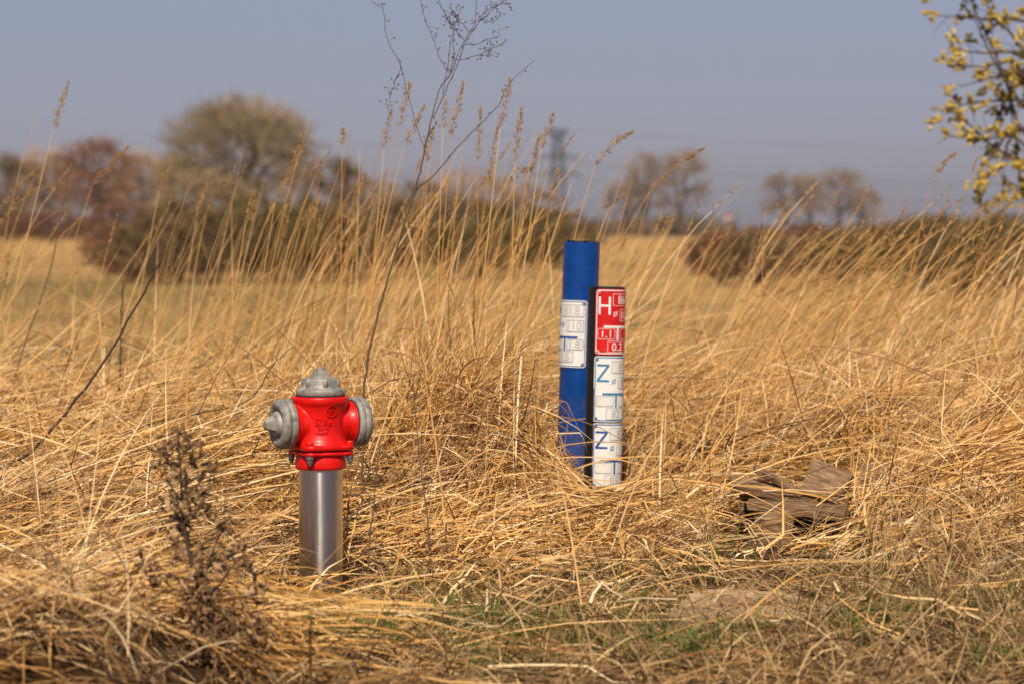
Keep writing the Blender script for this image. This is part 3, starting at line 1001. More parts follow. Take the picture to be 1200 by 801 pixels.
M['paint_blue'] = noise_mat('dark_blue_print', [(0.3, (0.012, 0.06, 0.28)), (0.7, (0.02, 0.085, 0.36))], 40, 5, 0.5)
M['faint'] = noise_mat('faint_emboss_shade', [(0.3, (0.36, 0.35, 0.35)), (0.7, (0.48, 0.47, 0.47))], 40, 5, 0.5)  # flat digits; the grey stands in for the shading of raised figures
M['tile_edge'] = noise_mat('grey_tile_outline', [(0.3, (0.14, 0.17, 0.22)), (0.7, (0.24, 0.27, 0.33))], 40, 5, 0.6)  # thin grey outline round the number tiles
M['screw'] = noise_mat('grey_screw', [(0.3, (0.28, 0.27, 0.25)), (0.7, (0.5, 0.49, 0.46))], 60, 5, 0.45, 0.5)


def strokes(ch):
    """big sign letters drawn as bars, about their left bottom corner, 36 x 54 mm"""
    W_, H_, t_ = 0.036, 0.054, 0.0065
    if ch == 'H':
        return [[(0, 0), (t_, 0), (t_, H_), (0, H_)], [(W_ - t_, 0), (W_, 0), (W_, H_), (W_ - t_, H_)], [(t_, H_ / 2 - t_ / 2), (W_ - t_, H_ / 2 - t_ / 2), (W_ - t_, H_ / 2 + t_ / 2), (t_, H_ / 2 + t_ / 2)]]
    if ch == 'Z':
        return [[(0, H_ - t_), (W_, H_ - t_), (W_, H_), (0, H_)], [(0, 0), (W_, 0), (W_, t_), (0, t_)], [(0, t_), (t_ * 1.25, t_), (W_, H_ - t_), (W_ - t_ * 1.25, H_ - t_)]]
    return []


def sign_plate(post, rad, face, ztop, ch, base, ink, tile, numbers, digit_mat, tile_edge, border_in=0.0032, hgt=0.2):
    r = rad + 0.0005
    pl = wrap(rect_bm(-0.070, -hgt, 0.070, 0, 0.009), 'sign_plate', base, post, r, 0.0, face, 0.0028, ztop)
    top = 0.0032
    wrap(rect_bm(-0.0672, -hgt + 0.0028, 0.0672, -0.0028, 0.008, 4, border_in), 'border', ink, pl, r, top, face, 0, ztop)
    if ch:
        bm = poly_bm([[(a - 0.060, b - 0.078) for a, b in q] for q in strokes(ch)])
        wrap(bm, 'letter', ink, pl, r, top + 0.0002, face, 0, ztop)
    # T bar and stem
    bm = poly_bm([[(-0.043, -0.1185), (0.043, -0.1185), (0.043, -0.1115), (-0.043, -0.1115)], [(-0.0032, -0.156), (0.0032, -0.156), (0.0032, -0.1185), (-0.0032, -0.1185)]])
    wrap(bm, 'letter', ink, pl, r, top + 0.0002, face, 0, ztop)
    # diameter sign
    bm = rect_bm(-0.0155, -0.083, -0.0030, -0.0695, 0.0062, 5, 0.0019)
    bm.faces.new([bm.verts.new((a, b, 0.0001)) for a, b in ((-0.0165, -0.086), (-0.0148, -0.086), (-0.0020, -0.0665), (-0.0037, -0.0665))])
    wrap(bm, 'diameter_sign', ink, pl, r, top + 0.0002, face, 0, ztop)
    boxes = [(-0.0175, -0.051, 0.060, -0.014), (0.006, -0.098, 0.060, -0.062), (-0.0605, -0.153, -0.009, -0.1205), (0.009, -0.153, 0.0605, -0.1205), (-0.031, -0.1925, 0.031, -0.158)]
    for (x0, y0, x1, y1), s in zip(boxes, numbers):
        tl = wrap(rect_bm(x0, y0, x1, y1, 0.004, 3), 'number_tile', tile, pl, r, top - 0.0006, face, 0.0009, ztop)
        wrap(rect_bm(x0 - 0.0002, y0 - 0.0002, x1 + 0.0002, y1 + 0.0002, 0.004, 3, 0.0013), 'tile_rim', tile_edge, pl, r, top + 0.0007, face, 0, ztop)
        if s:
            bm = text_mesh(s, 0.033)
            us = [v.co.x for v in bm.verts]
            vv = [v.co.y for v in bm.verts]
            sx = min(0.95, (x1 - x0 - 0.010) / (max(us) - min(us)))
            sy = (y1 - y0 - 0.011) / max(max(vv) - min(vv), 1e-4)
            cx = (max(us) + min(us)) / 2
            for v in bm.verts:
                v.co.x = (x0 + x1) / 2 + (v.co.x - cx) * sx
                v.co.y = y0 + 0.0055 + (v.co.y - min(vv)) * sy
            wrap(bm, 'digits', digit_mat, pl, r, top + 0.0008, face, 0, ztop)
    for sx in (-1, 1):
        for sy in (-0.0095, -hgt + 0.0095):
            bm = rect_bm(sx * 0.0605 - 0.0052, sy - 0.0052, sx * 0.0605 + 0.0052, sy + 0.0052, 0.00519, 4)
            wrap(bm, 'screw_seat', M['white'] if base is M['signred'] else ink, pl, r, top + 0.0003, face, 0.0003, ztop)
            bm = rect_bm(sx * 0.0605 - 0.0032, sy - 0.0032, sx * 0.0605 + 0.0032, sy + 0.0032, 0.00319, 4)
            wrap(bm, 'screw', M['screw'], pl, r, top + 0.0006, face, 0.0014, ztop)
    return pl


def build_posts():
    # blue pipe with one plate turned to the left
    root = empty('blue_marker_post', (BLU[0] - 0.003, 9.0, 0.0), (R(-0.5), R(1.75), R(0)))
    tag(root, 'round blue plastic marker pipe with a white number plate on its side', 'post')
    top = px(682, 284, 9.0)[2]
    rb = 0.0572
    pipe = MB()
    n = 64
    prof = [(rb, -0.3), (rb, top - 0.001), (rb - 0.001, top), (rb - 0.006, top), (rb - 0.0065, top - 0.001), (rb - 0.0065, top - 0.05)]
    pipe.add(*lathe(prof, n, close=False))
    p = pipe.build('pipe', M['blue'], root, True)
    p.modifiers.new('edge', 'EDGE_SPLIT')
    v, f = [(0, 0, top + 0.004)], []
    for k, rr in enumerate((0.018, 0.036, rb - 0.0075)):
        for j in range(32):
            a = 2 * math.pi * j / 32
            v.append((rr * math.sin(a), -rr * math.cos(a), top + random.uniform(-0.004, 0.006)))
    for j in range(32):
        f.append((0, 1 + j, 1 + (j + 1) % 32))
        for k in range(2):
            a0 = 1 + k * 32
            f.append((a0 + j, a0 + 32 + j, a0 + 32 + (j + 1) % 32, a0 + (j + 1) % 32))
    pymesh('filling', v, f, M['dark_fill'], root)
    zt = px(682, 352, 9.0)[2]
    sign_plate(root, rb, R(-48), zt, 'Z', M['white'], M['paint_blue'], M['tile'], ('81.8', '110', '', '1.8', '0.5'), M['faint'], M['paint_blue'], 0.0024, 0.208)
    # black pipe with three plates
    root = empty('black_marker_post', (BLK[0] - 0.004, 8.8, 0.0), (R(-0.6), R(1.35), 0))
    tag(root, 'black marker post carrying one red hydrant plate above two white plates', 'post')
    top = px(711, 336, 8.8)[2]
    rk = 0.0555
    p = pymesh('pipe', *lathe([(rk, -0.3), (rk, top - 0.003), (rk - 0.003, top), (0.01, top + 0.0005)], 64), M['black'], root, True)
    p.modifiers.new('edge', 'EDGE_SPLIT')
    zt = px(711, 338.5, 8.8)[2]
    pl = sign_plate(root, rk, R(36), zt, 'H', M['signred'], M['paint_white'], M['signred'], ('860', '100', '1.1', '', '0.2'), M['paint_white'], M['paint_white'])
    pl['label'] = 'red plate with white letter H and numbers'
    pl = sign_plate(root, rk, R(36), zt - 0.2045, 'Z', M['white'], M['paint_teal'], M['tile'], ('85', '80', '', '', '82'), M['faint'], M['tile_edge'])
    pl['label'] = 'white plate with teal blue letter Z and border'
    pl = sign_plate(root, rk, R(36), zt - 0.409, 'Z', M['white'], M['paint_blue'], M['tile'], ('82', '10', '', '', '85'), M['faint'], M['tile_edge'])
    pl['label'] = 'white plate with dark blue letter Z half hidden in grass'


build_hydrant()
build_posts()

# ------------------------------------------------------------------ broken pallet and flat stone
M['wood'] = noise_mat('weathered_wood', [(0.28, (0.05, 0.03, 0.016)), (0.42, (0.14, 0.082, 0.042)), (0.58, (0.27, 0.165, 0.09)), (0.75, (0.44, 0.305, 0.185))], 16, 9, 0.8, 0, 0.5, (1.2, 9, 9), bdist=0.004)
M['stone'] = noise_mat('sandy_stone', [(0.28, (0.10, 0.058, 0.03)), (0.42, (0.26, 0.165, 0.09)), (0.58, (0.42, 0.29, 0.17)), (0.8, (0.52, 0.39, 0.25))], 7, 10, 0.9, 0, 0.9, bdist=0.02)


def plank(name, parent, c, size, rot, jit=0.004):
    """a worn board: long axis x, ragged ends"""
    nx = 9
    v, f = [], []
    for i in range(nx):
        x = -size[0] / 2 + size[0] * i / (nx - 1)
        for (sy, sz) in ((-1, -1), (1, -1), (1, 1), (-1, 1)):
            e = 0.4 if 0 < i < nx - 1 else 2.2
            v.append((x + random.uniform(-jit, jit) * e, sy * size[1] / 2 + random.uniform(-jit, jit) * 0.6, sz * size[2] / 2 + random.uniform(-jit, jit) * 0.5))
    for i in range(nx - 1):
        for j in range(4):
            f.append((i * 4 + j, (i + 1) * 4 + j, (i + 1) * 4 + (j + 1) % 4, i * 4 + (j + 1) % 4))
    f.append((0, 1, 2, 3))
    f.append(tuple((nx - 1) * 4 + j for j in (3, 2, 1, 0)))
    o = pymesh(name, v, f, M['wood'], parent)
    o.location = c
    o.rotation_euler = rot
    return o


def build_pallet():
    b = px(930, 640, 8.1)
    root = empty('broken_pallet', (b[0], 8.1, 0.0), (0, 0, R(-6)))
    tag(root, 'broken weathered wooden pallet half buried in the dry grass', 'pallet')
    s = 1 / 415.0
    L = lambda x, y, dy=0.0: ((x - 930) * s, dy, (640 - y) * s)
    plank('block', root, L(905, 622, 0.0), (0.098, 0.09, 0.115), (0, R(8), R(24)), 0.004)
    plank('plank', root, L(935, 594, 0.02), (0.275, 0.10, 0.022), (R(10), R(6), R(-5)))
    plank('plank', root, L(968, 568, 0.10), (0.125, 0.115, 0.018), (R(46), R(18), R(-22)))
    plank('plank', root, L(912, 565, 0.06), (0.16, 0.028, 0.014), (R(30), R(29), R(16)))
    plank('plank', root, L(886, 572, 0.04), (0.15, 0.06, 0.02), (R(25), R(14), R(10)))
    plank('plank', root, (0.0, 0.115, 0.125), (0.30, 0.09, 0.02), (R(4), R(3), R(2)))  # this and the next: hidden deck boards added to shade the hollow
    plank('plank', root, (0.01, 0.215, 0.128), (0.30, 0.09, 0.02), (R(-4), R(2), R(-1)))
    plank('plank', root, (0.0, 0.27, 0.055), (0.32, 0.022, 0.11), (0, R(1), R(2)))  # hidden back board, added so the hollow under the deck stays dark
    plank('plank', root, L(1026, 566, 0.10), (0.10, 0.12, 0.018), (R(48), R(-6), R(-20)))
    plank('block', root, L(1000, 622, 0.16), (0.08, 0.09, 0.09), (0, 0, R(10)))
    plank('plank', root, L(1040, 622, 0.06), (0.13, 0.09, 0.02), (R(30), R(4), R(-14)))


def build_stone():
    D = 6.38
    c = px(878, 745, D)
    root = empty('flat_stone', (c[0], D, float(gz(c[0], D)) - 0.004))
    tag(root, 'pale sandy flat stone slab lying in litter before the pallet', 'stone')
    g = np.random.default_rng(8)
    for k, (ox, oy, rx, ry, z1, n) in enumerate(((0.02, 0.0, 0.165, 0.16, 0.026, 40), (-0.10, -0.06, 0.10, 0.11, 0.017, 36), (-0.015, 0.10, 0.13, 0.08, 0.040, 36))):
        v, f = [], []
        rr = 1 + 0.12 * np.sin(np.arange(n) * 2 * np.pi / n * 3 + k) + g.normal(0, 0.035, n)
        rings = [(1.02, -0.03), (1.0, z1 * 0.7), (0.95, z1), (0.65, z1), (0.3, z1)]
        for sc, z in rings:
            for j in range(n):
                a = 2 * math.pi * j / n
                v.append((ox + rx * sc * rr[j] * math.cos(a), oy + ry * sc * rr[j] * math.sin(a), z + g.normal(0, 0.0028)))
        for i in range(len(rings) - 1):
            for j in range(n):
                f.append((i * n + j, i * n + (j + 1) % n, (i + 1) * n + (j + 1) % n, (i + 1) * n + j))
        f.append(tuple((len(rings) - 1) * n + j for j in range(n)))
        pymesh('slab', v, f, M['stone'], root)


build_pallet()
build_stone()

# ------------------------------------------------------------------ single plants
def bez(p, n=12):
    """smooth path through the given points"""
    p = [np.array(q, float) for q in p]
    if len(p) == 2:
        return [p[0] + (p[1] - p[0]) * t for t in np.linspace(0, 1, n)]
    ext = [2 * p[0] - p[1]] + p + [2 * p[-1] - p[-2]]
    out = []
    m = max(2, n // (len(p) - 1))
    for i in range(1, len(ext) - 2):
        a, b, c, d = ext[i - 1:i + 3]
        for t in np.linspace(0, 1, m, endpoint=False):
            out.append(0.5 * ((2 * b) + (c - a) * t + (2 * a - 5 * b + 4 * c - d) * t * t + (3 * b - a - 3 * c + d) * t ** 3))
    out.append(p[-1])
    return out


def stalk(tip, hb, mid, D, full=1.0, droop=False, where=None):
    """one tall grass stalk: seed head from hb to tip (photo positions), stem running down through mid to the ground"""
    a, b, m = px(*hb, D), px(*tip, D), px(*mid, D)
    d = m - a
    t = max((m[2] - 0.1) / max(-d[2], 0.05), 0.1)
    base = m + d * t * 0.8
    base[2] = gz(base[0], base[1])
    root = empty('grass_stalk', base)
    lab = ('grass stalk with seed head bowed to the right' if droop else 'grass stalk with upright feathery seed head')
    if where:
        lab = lab + ' ' + where
    tag(root, lab, 'grass stalk', 'grass stalks bowed over' if droop else 'grass stalks standing upright')
    path = bez([base, m, a], 14)
    mb = MB()
    mb.tube([q - base for q in path], list(np.linspace(0.0021, 0.0011, len(path))), 5, random.uniform(0.55, 0.85))
    mb.build('stem', M['straw'], root)
    side = np.array([0, 0, 1.0]) if droop else np.zeros(3)
    c = (a + b) / 2 + side * 0.015
    axis = bez([a, c, b], 16)
    mb = MB()
    n = int(95 * full * max(np.linalg.norm(b - a) / 0.14, 0.6))
    for k in range(n):
        u = random.random() ** 0.9
        i = min(int(u * (len(axis) - 1)), len(axis) - 2)
        q = axis[i] + (axis[i + 1] - axis[i]) * (u * (len(axis) - 1) - i)
        d = axis[i + 1] - axis[i]
        d = d / np.linalg.norm(d)
        e = rng.normal(0, 1, 3)
        e = e - d * e.dot(d)
        e /= np.linalg.norm(e)
        out = 0.0115 * (math.sin(math.pi * min(1, u * 0.8 + 0.22)) + 0.15) * random.uniform(0.1, 1)
        g = np.cross(d, e)
        p0 = q + e * out
        L = random.uniform(0.008, 0.015)
        wd = random.uniform(0.0014, 0.0025)
        h = d * 0.9 + e * 0.35
        h /= np.linalg.norm(h)
        p1 = p0 + h * L
        pm = p0 + h * L * 0.45
        mb.add([p0 - base, pm + g * wd - base, p1 - base, pm - g * wd - base, pm + e * wd - base], [(0, 1, 4), (1, 2, 4), (2, 3, 4), (3, 0, 4)], float(np.clip(random.gauss(0.55, 0.2), 0, 1)))
    hd = mb
    hd.tube([q - base for q in axis], list(np.linspace(0.0012, 0.0005, len(axis))), 4, 0.4)
    hd.build('seed_head', M['seed'], root)
    return root


UPRIGHT = [  # tip, head foot, a stem point lower down, depth
    ((80, 96), (62, 152), (22, 320), 9.8), ((150, 172), (108, 218), (42, 420), 10.2), ((347, 184), (322, 238), (292, 430), 9.4), ((297, 226), (288, 262), (262, 420), 9.6),
    ((402, 152), (401, 172), (399, 400), 9.0), ((480, 100), (466, 150), (440, 300), 8.6), ((497, 126), (473, 172), (432, 340), 8.8), ((543, 98), (528, 160), (516, 330), 8.4), ((522, 118), (519, 152), (512, 360), 9.2),
    ((563, 128), (560, 188), (560, 360), 9.2), ((598, 92), (586, 150), (566, 330), 8.5), ((583, 150), (572, 215), (545, 400), 9.0), ((611, 128), (603, 190), (598, 400), 8.5), ((648, 134), (634, 176), (612, 330), 8.7),
    ((632, 160), (617, 224), (596, 400), 9.3), ((655, 199), (645, 232), (622, 420), 8.9), ((508, 150), (500, 190), (480, 380), 9.5), ((458, 128), (450, 175), (436, 330), 9.8), ((1164, 238), (1146, 304), (1118, 470), 10.0),
    ((428, 205), (415, 245), (380, 420), 9.9), ((205, 178), (186, 226), (150, 420), 11.0), ((247, 205), (232, 246), (205, 420), 11.5), ((375, 232), (352, 268), (310, 430), 10.8), ((545, 205), (532, 246), (505, 400), 10.4),
]
DROOP = [
    ((50, 196), (2, 240), (-30, 320), 10.5), ((42, 222), (-4, 268), (-40, 380), 10.0), ((740, 155), (697, 194), (668, 300), 9.2), ((824, 174), (762, 224), (704, 320), 9.9), ((1119, 180), (1091, 216), (1064, 330), 9.6),
    ((998, 294), (944, 288), (858, 400), 10.2), ((622, 197), (594, 216), (556, 330), 9.2), ((678, 246), (640, 274), (604, 360), 10.6), ((684, 288), (655, 292), (600, 380), 10.2), ((914, 300), (868, 320), (800, 430), 10.4),
    ((968, 326), (914, 352), (860, 440), 10.0), ((1052, 300), (1012, 322), (960, 430), 10.6),
]
UP_AT = {0: 'high against the sky over the wood', 1: 'in front of the reddish wood', 2: 'against the round willow crown', 3: 'low before the round willow', 4: 'beside the brown leafless tree',
         15: 'close to the blue post', 13: 'beside the pylon top', 14: 'before the pylon crossarms', 18: 'below the flowering willow', 20: 'before the tan trees', 21: 'at the round willow edge'}
DR_AT = {2: 'just above the blue post', 3: 'across the slim far trees', 4: 'beside the flowering willow', 5: 'lying level over the russet shrub', 7: 'in front of the pylon foot', 8: 'touching the blue post edge'}
for k_, (t_, h_, m_, D_) in enumerate(UPRIGHT):
    stalk(t_, h_, m_, D_, where=UP_AT.get(k_, 'near the tall weed' if 5 <= k_ <= 17 or k_ == 23 else 'before the willow thicket'))
for k_, (t_, h_, m_, D_) in enumerate(DROOP):
    stalk(t_, h_, m_, D_, 1.2, True, where=DR_AT.get(k_, 'before the wood' if k_ < 2 else 'over the meadow' if k_ > 8 else 'beside the pylon'))


def dark_stem(name, pts, D, r0, r1, label, tint=0.35, cat='stalk', group=None, nodes=0, D2=None):
    P = [px(x, y, D + ((D2 or D) - D) * i / max(len(pts) - 1, 1)) for i, (x, y) in enumerate(pts)]
    base = P[0]
    path = bez(P, max(14, 5 * len(P)))
    root = empty(name, base)
    mb = MB()
    rad = np.linspace(r0, r1, len(path))
    mb.tube([q - base + rng.normal(0, r0 * 0.35, 3) for q in path], list(rad), 6, tint)
    mb.build('stem', M['weed'], root, True)
    if nodes:
        nb = MB()
        for k in range(nodes):
            i = random.randrange(len(path) // 3, len(path))
            q = path[i] - base
            d = rng.normal(0, 1, 3)
            d[2] = abs(d[2]) * 0.8
            d /= np.linalg.norm(d)
            L = random.uniform(0.012, 0.045)
            nb.tube([q, q + d * L * 0.6, q + d * L], [r1 * 0.9, r1 * 0.7, r1 * 1.4], 4, tint)
        tag(nb.build('side_twigs', M['weed'], root), kind='stuff')
    tag(root, label, cat, group)
    return root


dark_stem('bent_stalk', [(20, 540), (48, 518), (110, 440), (165, 350), (188, 306)], 8.3, 0.0052, 0.0026, 'thick dark bare stalk slanting out of the grass on the left', 0.12)
dark_stem('fallen_twig', [(110, 528), (165, 500), (215, 487), (288, 470), (318, 430), (340, 408)], 8.6, 0.0036, 0.0014, 'long dark twig lying across the matted grass beside the hydrant', 0.25, 'twig', nodes=8)
dark_stem('thin_stalk', [(431, 702), (433, 640), (439, 575), (447, 510)], 6.95, 0.0024, 0.0016, 'thin grey brown stalk just beside the hydrant standpipe', 0.55, nodes=10)
dark_stem('thin_stalk', [(508, 728), (505, 680), (500, 600), (490, 520), (484, 440)], 6.9, 0.0024, 0.0012, 'thin knobbly stalk in front of the tall grass clump', 0.6, nodes=16)
dark_stem('thin_stalk', [(690, 632), (693, 590), (694, 530), (696, 455)], 8.3, 0.0014, 0.0009, 'wire thin dark stalk in front of the black marker post', 0.05)
dark_stem('thin_stalk', [(140, 400 + 60), (141, 420), (142, 380), (145, 330)], 10.6, 0.005, 0.003, 'blurred dark reddish stalk behind the grass bank', 0.1)
dark_stem('leaning_stalk', [(10, 470), (30, 400), (58, 320), (76, 230), (84, 180)], 10.2, 0.003, 0.0016, 'slender bent weed stalk among grass at the field edge', 0.45, nodes=6)
dark_stem('thin_stalk', [(1128, 640), (1128, 590), (1129, 540)], 8.0, 0.0016, 0.001, 'short thin grey stalk over the combed grass swathe', 0.6)
dark_stem('thin_stalk', [(918, 760), (928, 730), (936, 700), (942, 676)], 6.3, 0.0028, 0.0016, 'short dark stalk standing at the flat stone', 0.15)

# the tall branching weed
def build_tall_weed():
    D = 7.6
    base = px(424, 640, D)
    base[2] = gz(base[0], base[1]) - 0.01
    root = empty('tall_weed', base)
    tag(root, 'very tall branching dead weed rising above the grass into the sky', 'weed')
    P = lambda q: [px(x, y, D) - base for x, y in q]
    m = MB()
    main = bez([np.zeros(3)] + P([(426, 470), (436, 400), (462, 300), (487, 222), (497, 178), (506, 140)]), 30)
    m.tube([q + rng.normal(0, 0.0012, 3) for q in main], list(np.linspace(0.0034, 0.002, len(main))), 6, 0.45)
    stem = m.build('stem', M['weed'], root, True)
    br = [[(506, 140), (520, 110), (533, 78), (545, 45), (560, 20), (585, 0), (592, -12)], [(506, 140), (516, 106), (526, 86), (535, 62), (548, 36), (556, 18), (560, -20)],
          [(526, 86), (512, 68), (505, 48), (497, 22), (492, -6)], [(497, 178), (497, 160), (507, 138)], [(533, 72), (548, 70), (560, 67), (572, 60), (582, 58), (592, 52)],
          [(545, 52), (562, 53), (575, 48), (588, 44), (590, 34)], [(519, 112), (524, 80), (527, 55), (531, 30), (538, 12)], [(487, 224), (510, 205), (535, 175), (556, 152), (580, 125), (592, 100), (620, 70)],
          [(500, 185), (480, 120), (470, 80), (455, 50), (450, 15), (438, 5)], [(470, 80), (464, 100), (460, 128)], [(552, 28), (566, 22), (580, 26), (588, 16)], [(548, 38), (536, 22), (528, 12)],
          [(560, 20), (574, 8), (590, 2)], [(526, 86), (530, 40), (522, 20), (516, 0)], [(575, 48), (572, 60), (574, 70)], [(545, 45), (532, 30), (527, 14)]]
    lens = []
    for k, q in enumerate(br):
        pp = bez(P(q), 18)
        off = np.cumsum(rng.normal(0, 0.0016, (len(pp), 3)), 0) + np.linspace(0, 1, len(pp))[:, None] * np.array([0, random.uniform(-0.10, 0.10), 0])[None]
        pp = [a + o for a, o in zip(pp, off)]
        b = MB()
        r0 = 0.0016 if k in (0, 1, 7) else 0.0011
        if k == 8:
            r0 = 0.001
        b.tube(pp, list(np.linspace(r0, 0.0007, len(pp))), 5, 0.4 if k != 7 else 0.2)
        for j in range(4, len(pp)):
            for _ in range(2 if k != 7 else 1):
                if random.random() < 0.42:
                    d = rng.normal(0, 1, 3) + np.array([0.2, 0, 0.5])
                    d /= np.linalg.norm(d)
                    L = random.uniform(0.006, 0.028)
                    e = pp[j] + d * L
                    b.tube([pp[j], e], [0.0006, 0.0005], 4, 0.3)
                    b.add(*lathe([(0.0005, -0.0025), (0.0019, 0.0), (0.0015, 0.002), (0.0004, 0.0035)], 6, axis=d, at=e), 0.1)
        b.build('branch', M['weed'], root)

build_tall_weed()


def leaf_cluster(mb, c, rad, n, size, g, tl=0.5):
    """curled dead leaves: small cupped faces"""
    for _ in range(n):
        p = c + g.normal(0, 1, 3) * rad * 0.5
        a = g.normal(0, 1, 3)
        a /= np.linalg.norm(a)
        b = np.cross(a, g.normal(0, 1, 3))
        b /= np.linalg.norm(b)
        u = np.cross(a, b)
        L = size * g.uniform(0.5, 1.3)
        wd = L * g.uniform(0.25, 0.5)
        cu = g.uniform(0.1, 0.6) * L
        v = [p, p + a * L * 0.4 + b * wd * 0.5 + u * cu * 0.3, p + a * L * 0.4 - b * wd * 0.5 + u * cu * 0.3, p + a * L * 0.4 - u * cu * 0.15,
             p + a * L * 0.8 + b * wd * 0.3 + u * cu, p + a * L * 0.8 - b * wd * 0.3 + u * cu, p + a * L * 0.8 + u * cu * 0.4, p + a * L * 0.95 + u * cu * 1.5]
        mb.add(v, [(0, 3, 1), (0, 2, 3), (1, 3, 6, 4), (3, 2, 5, 6), (4, 6, 7), (6, 5, 7)], float(np.clip(g.normal(tl, 0.25), 0, 1)))


def build_dead_weed():
    g = np.random.default_rng(21)
    D = 5.55
    base = px(262, 800, D)
    base[2] = gz(base[0], base[1])
    root = empty('dead_leafy_weed', base)
    tag(root, 'dead brown leafy weed with curled leaves in the foreground grass', 'weed')
    P = lambda x, y, dy=0.0: px(x, y, D + dy) - base
    m = MB()
    main = bez([np.zeros(3), P(250, 740), P(232, 690), P(216, 620), P(212, 560), P(208, 506)], 24)
    m.tube(main, list(np.linspace(0.005, 0.002, len(main))), 6, 0.15)
    for q in ([(216, 620), (240, 580), (248, 550)], [(232, 690), (260, 620), (272, 600)], [(240, 710), (285, 650), (300, 690)], [(228, 680), (185, 670), (170, 660)], [(222, 650), (250, 630), (262, 650)],
              [(250, 745), (290, 720), (300, 770)], [(214, 590), (196, 560), (190, 530)], [(210, 540), (226, 520), (240, 530)], [(236, 700), (200, 690), (180, 700)], [(214, 570), (236, 555), (246, 552)]):
        pts = bez([P(*a) for a in q], 8)
        m.tube(pts, list(np.linspace(0.0024, 0.001, len(pts))), 5, 0.2)
    m.build('stem', M['weed'], root, True)
    lf = MB()
    cl = [(206, 515, 0.024, 22), (190, 534, 0.022, 18), (226, 528, 0.024, 18), (247, 551, 0.016, 16), (210, 560, 0.022, 16), (204, 590, 0.024, 20), (214, 612, 0.022, 22), (240, 590, 0.022, 14), (262, 612, 0.022, 16), (218, 640, 0.028, 28),
          (232, 668, 0.032, 34), (252, 655, 0.026, 20), (280, 640, 0.02, 12), (172, 662, 0.022, 16), (186, 676, 0.02, 14), (300, 692, 0.022, 16), (286, 662, 0.02, 10), (240, 700, 0.034, 34), (262, 728, 0.036, 44), (278, 750, 0.036, 46),
          (250, 762, 0.04, 48), (288, 780, 0.036, 40), (232, 745, 0.03, 24), (300, 735, 0.026, 20), (220, 720, 0.025, 14), (270, 790, 0.04, 40), (310, 790, 0.025, 16), (205, 545, 0.03, 12), (225, 575, 0.03, 14)]
    for x, y, r_, n in cl:
        leaf_cluster(lf, P(x, y, g.normal(0, 0.03)), r_ * 1.1, int(n * (1.5 if y < 630 else 2.0)), 0.022, g, 0.5 - 0.15 * (y < 560))
    o = lf.build('leaves', M['leaf'], root)
    # low dark weed remains in the far grass and by the left edge
    for (x, y, D2, h, n, lab) in ((106, 420, 12.5, 0.42, 70, 'dark withered weed with small leaf clumps behind the bank'), (80, 490, 8.6, 0.10, 60, 'tangled withered herb lying in grass under the slanting stalk'),
                                  (790, 520, 8.85, 0.11, 700, 'dark brown tangle of dead herbs behind the marker posts'), (376, 712, 6.72, 0.05, 90, 'dark reddish brown moss clump in front of the standpipe')):
        b0 = px(x, y, D2)
        b0[2] = gz(b0[0], b0[1])
        r2 = empty('withered_herb', b0)
        tag(r2, lab, 'weed')
        m = MB()
        lf = MB()
        wide = (0.2 if n > 600 else 0.13) if h < 0.2 else 0.12
        if n == 90:
            wide = 0.035
        for k in range(9 if n < 300 else 22):
            e = np.array([g.normal(0, wide), g.normal(0, wide * 0.6), h * g.uniform(0.4, 1.1)])
            e[2] += gz(b0[0] + e[0], b0[1] + e[1]) - b0[2]
            pts = bez([np.zeros(3), e * np.array([0.4, 0.4, 0.6]) + g.normal(0, 0.01, 3), e], 8)
            m.tube(pts, list(np.linspace(0.0026, 0.001, len(pts))), 5, 0.1)
            for _ in range(max(2, n // 18)):
                i = g.integers(2, len(pts))
                leaf_cluster(lf, pts[i], 0.014 if h < 0.2 else 0.02, 5, 0.014 if h < 0.2 else 0.022, g, 0.2)
        m.build('stem', M['weed'], r2)
        lf.build('leaves', M['leaf'], r2)

build_dead_weed()

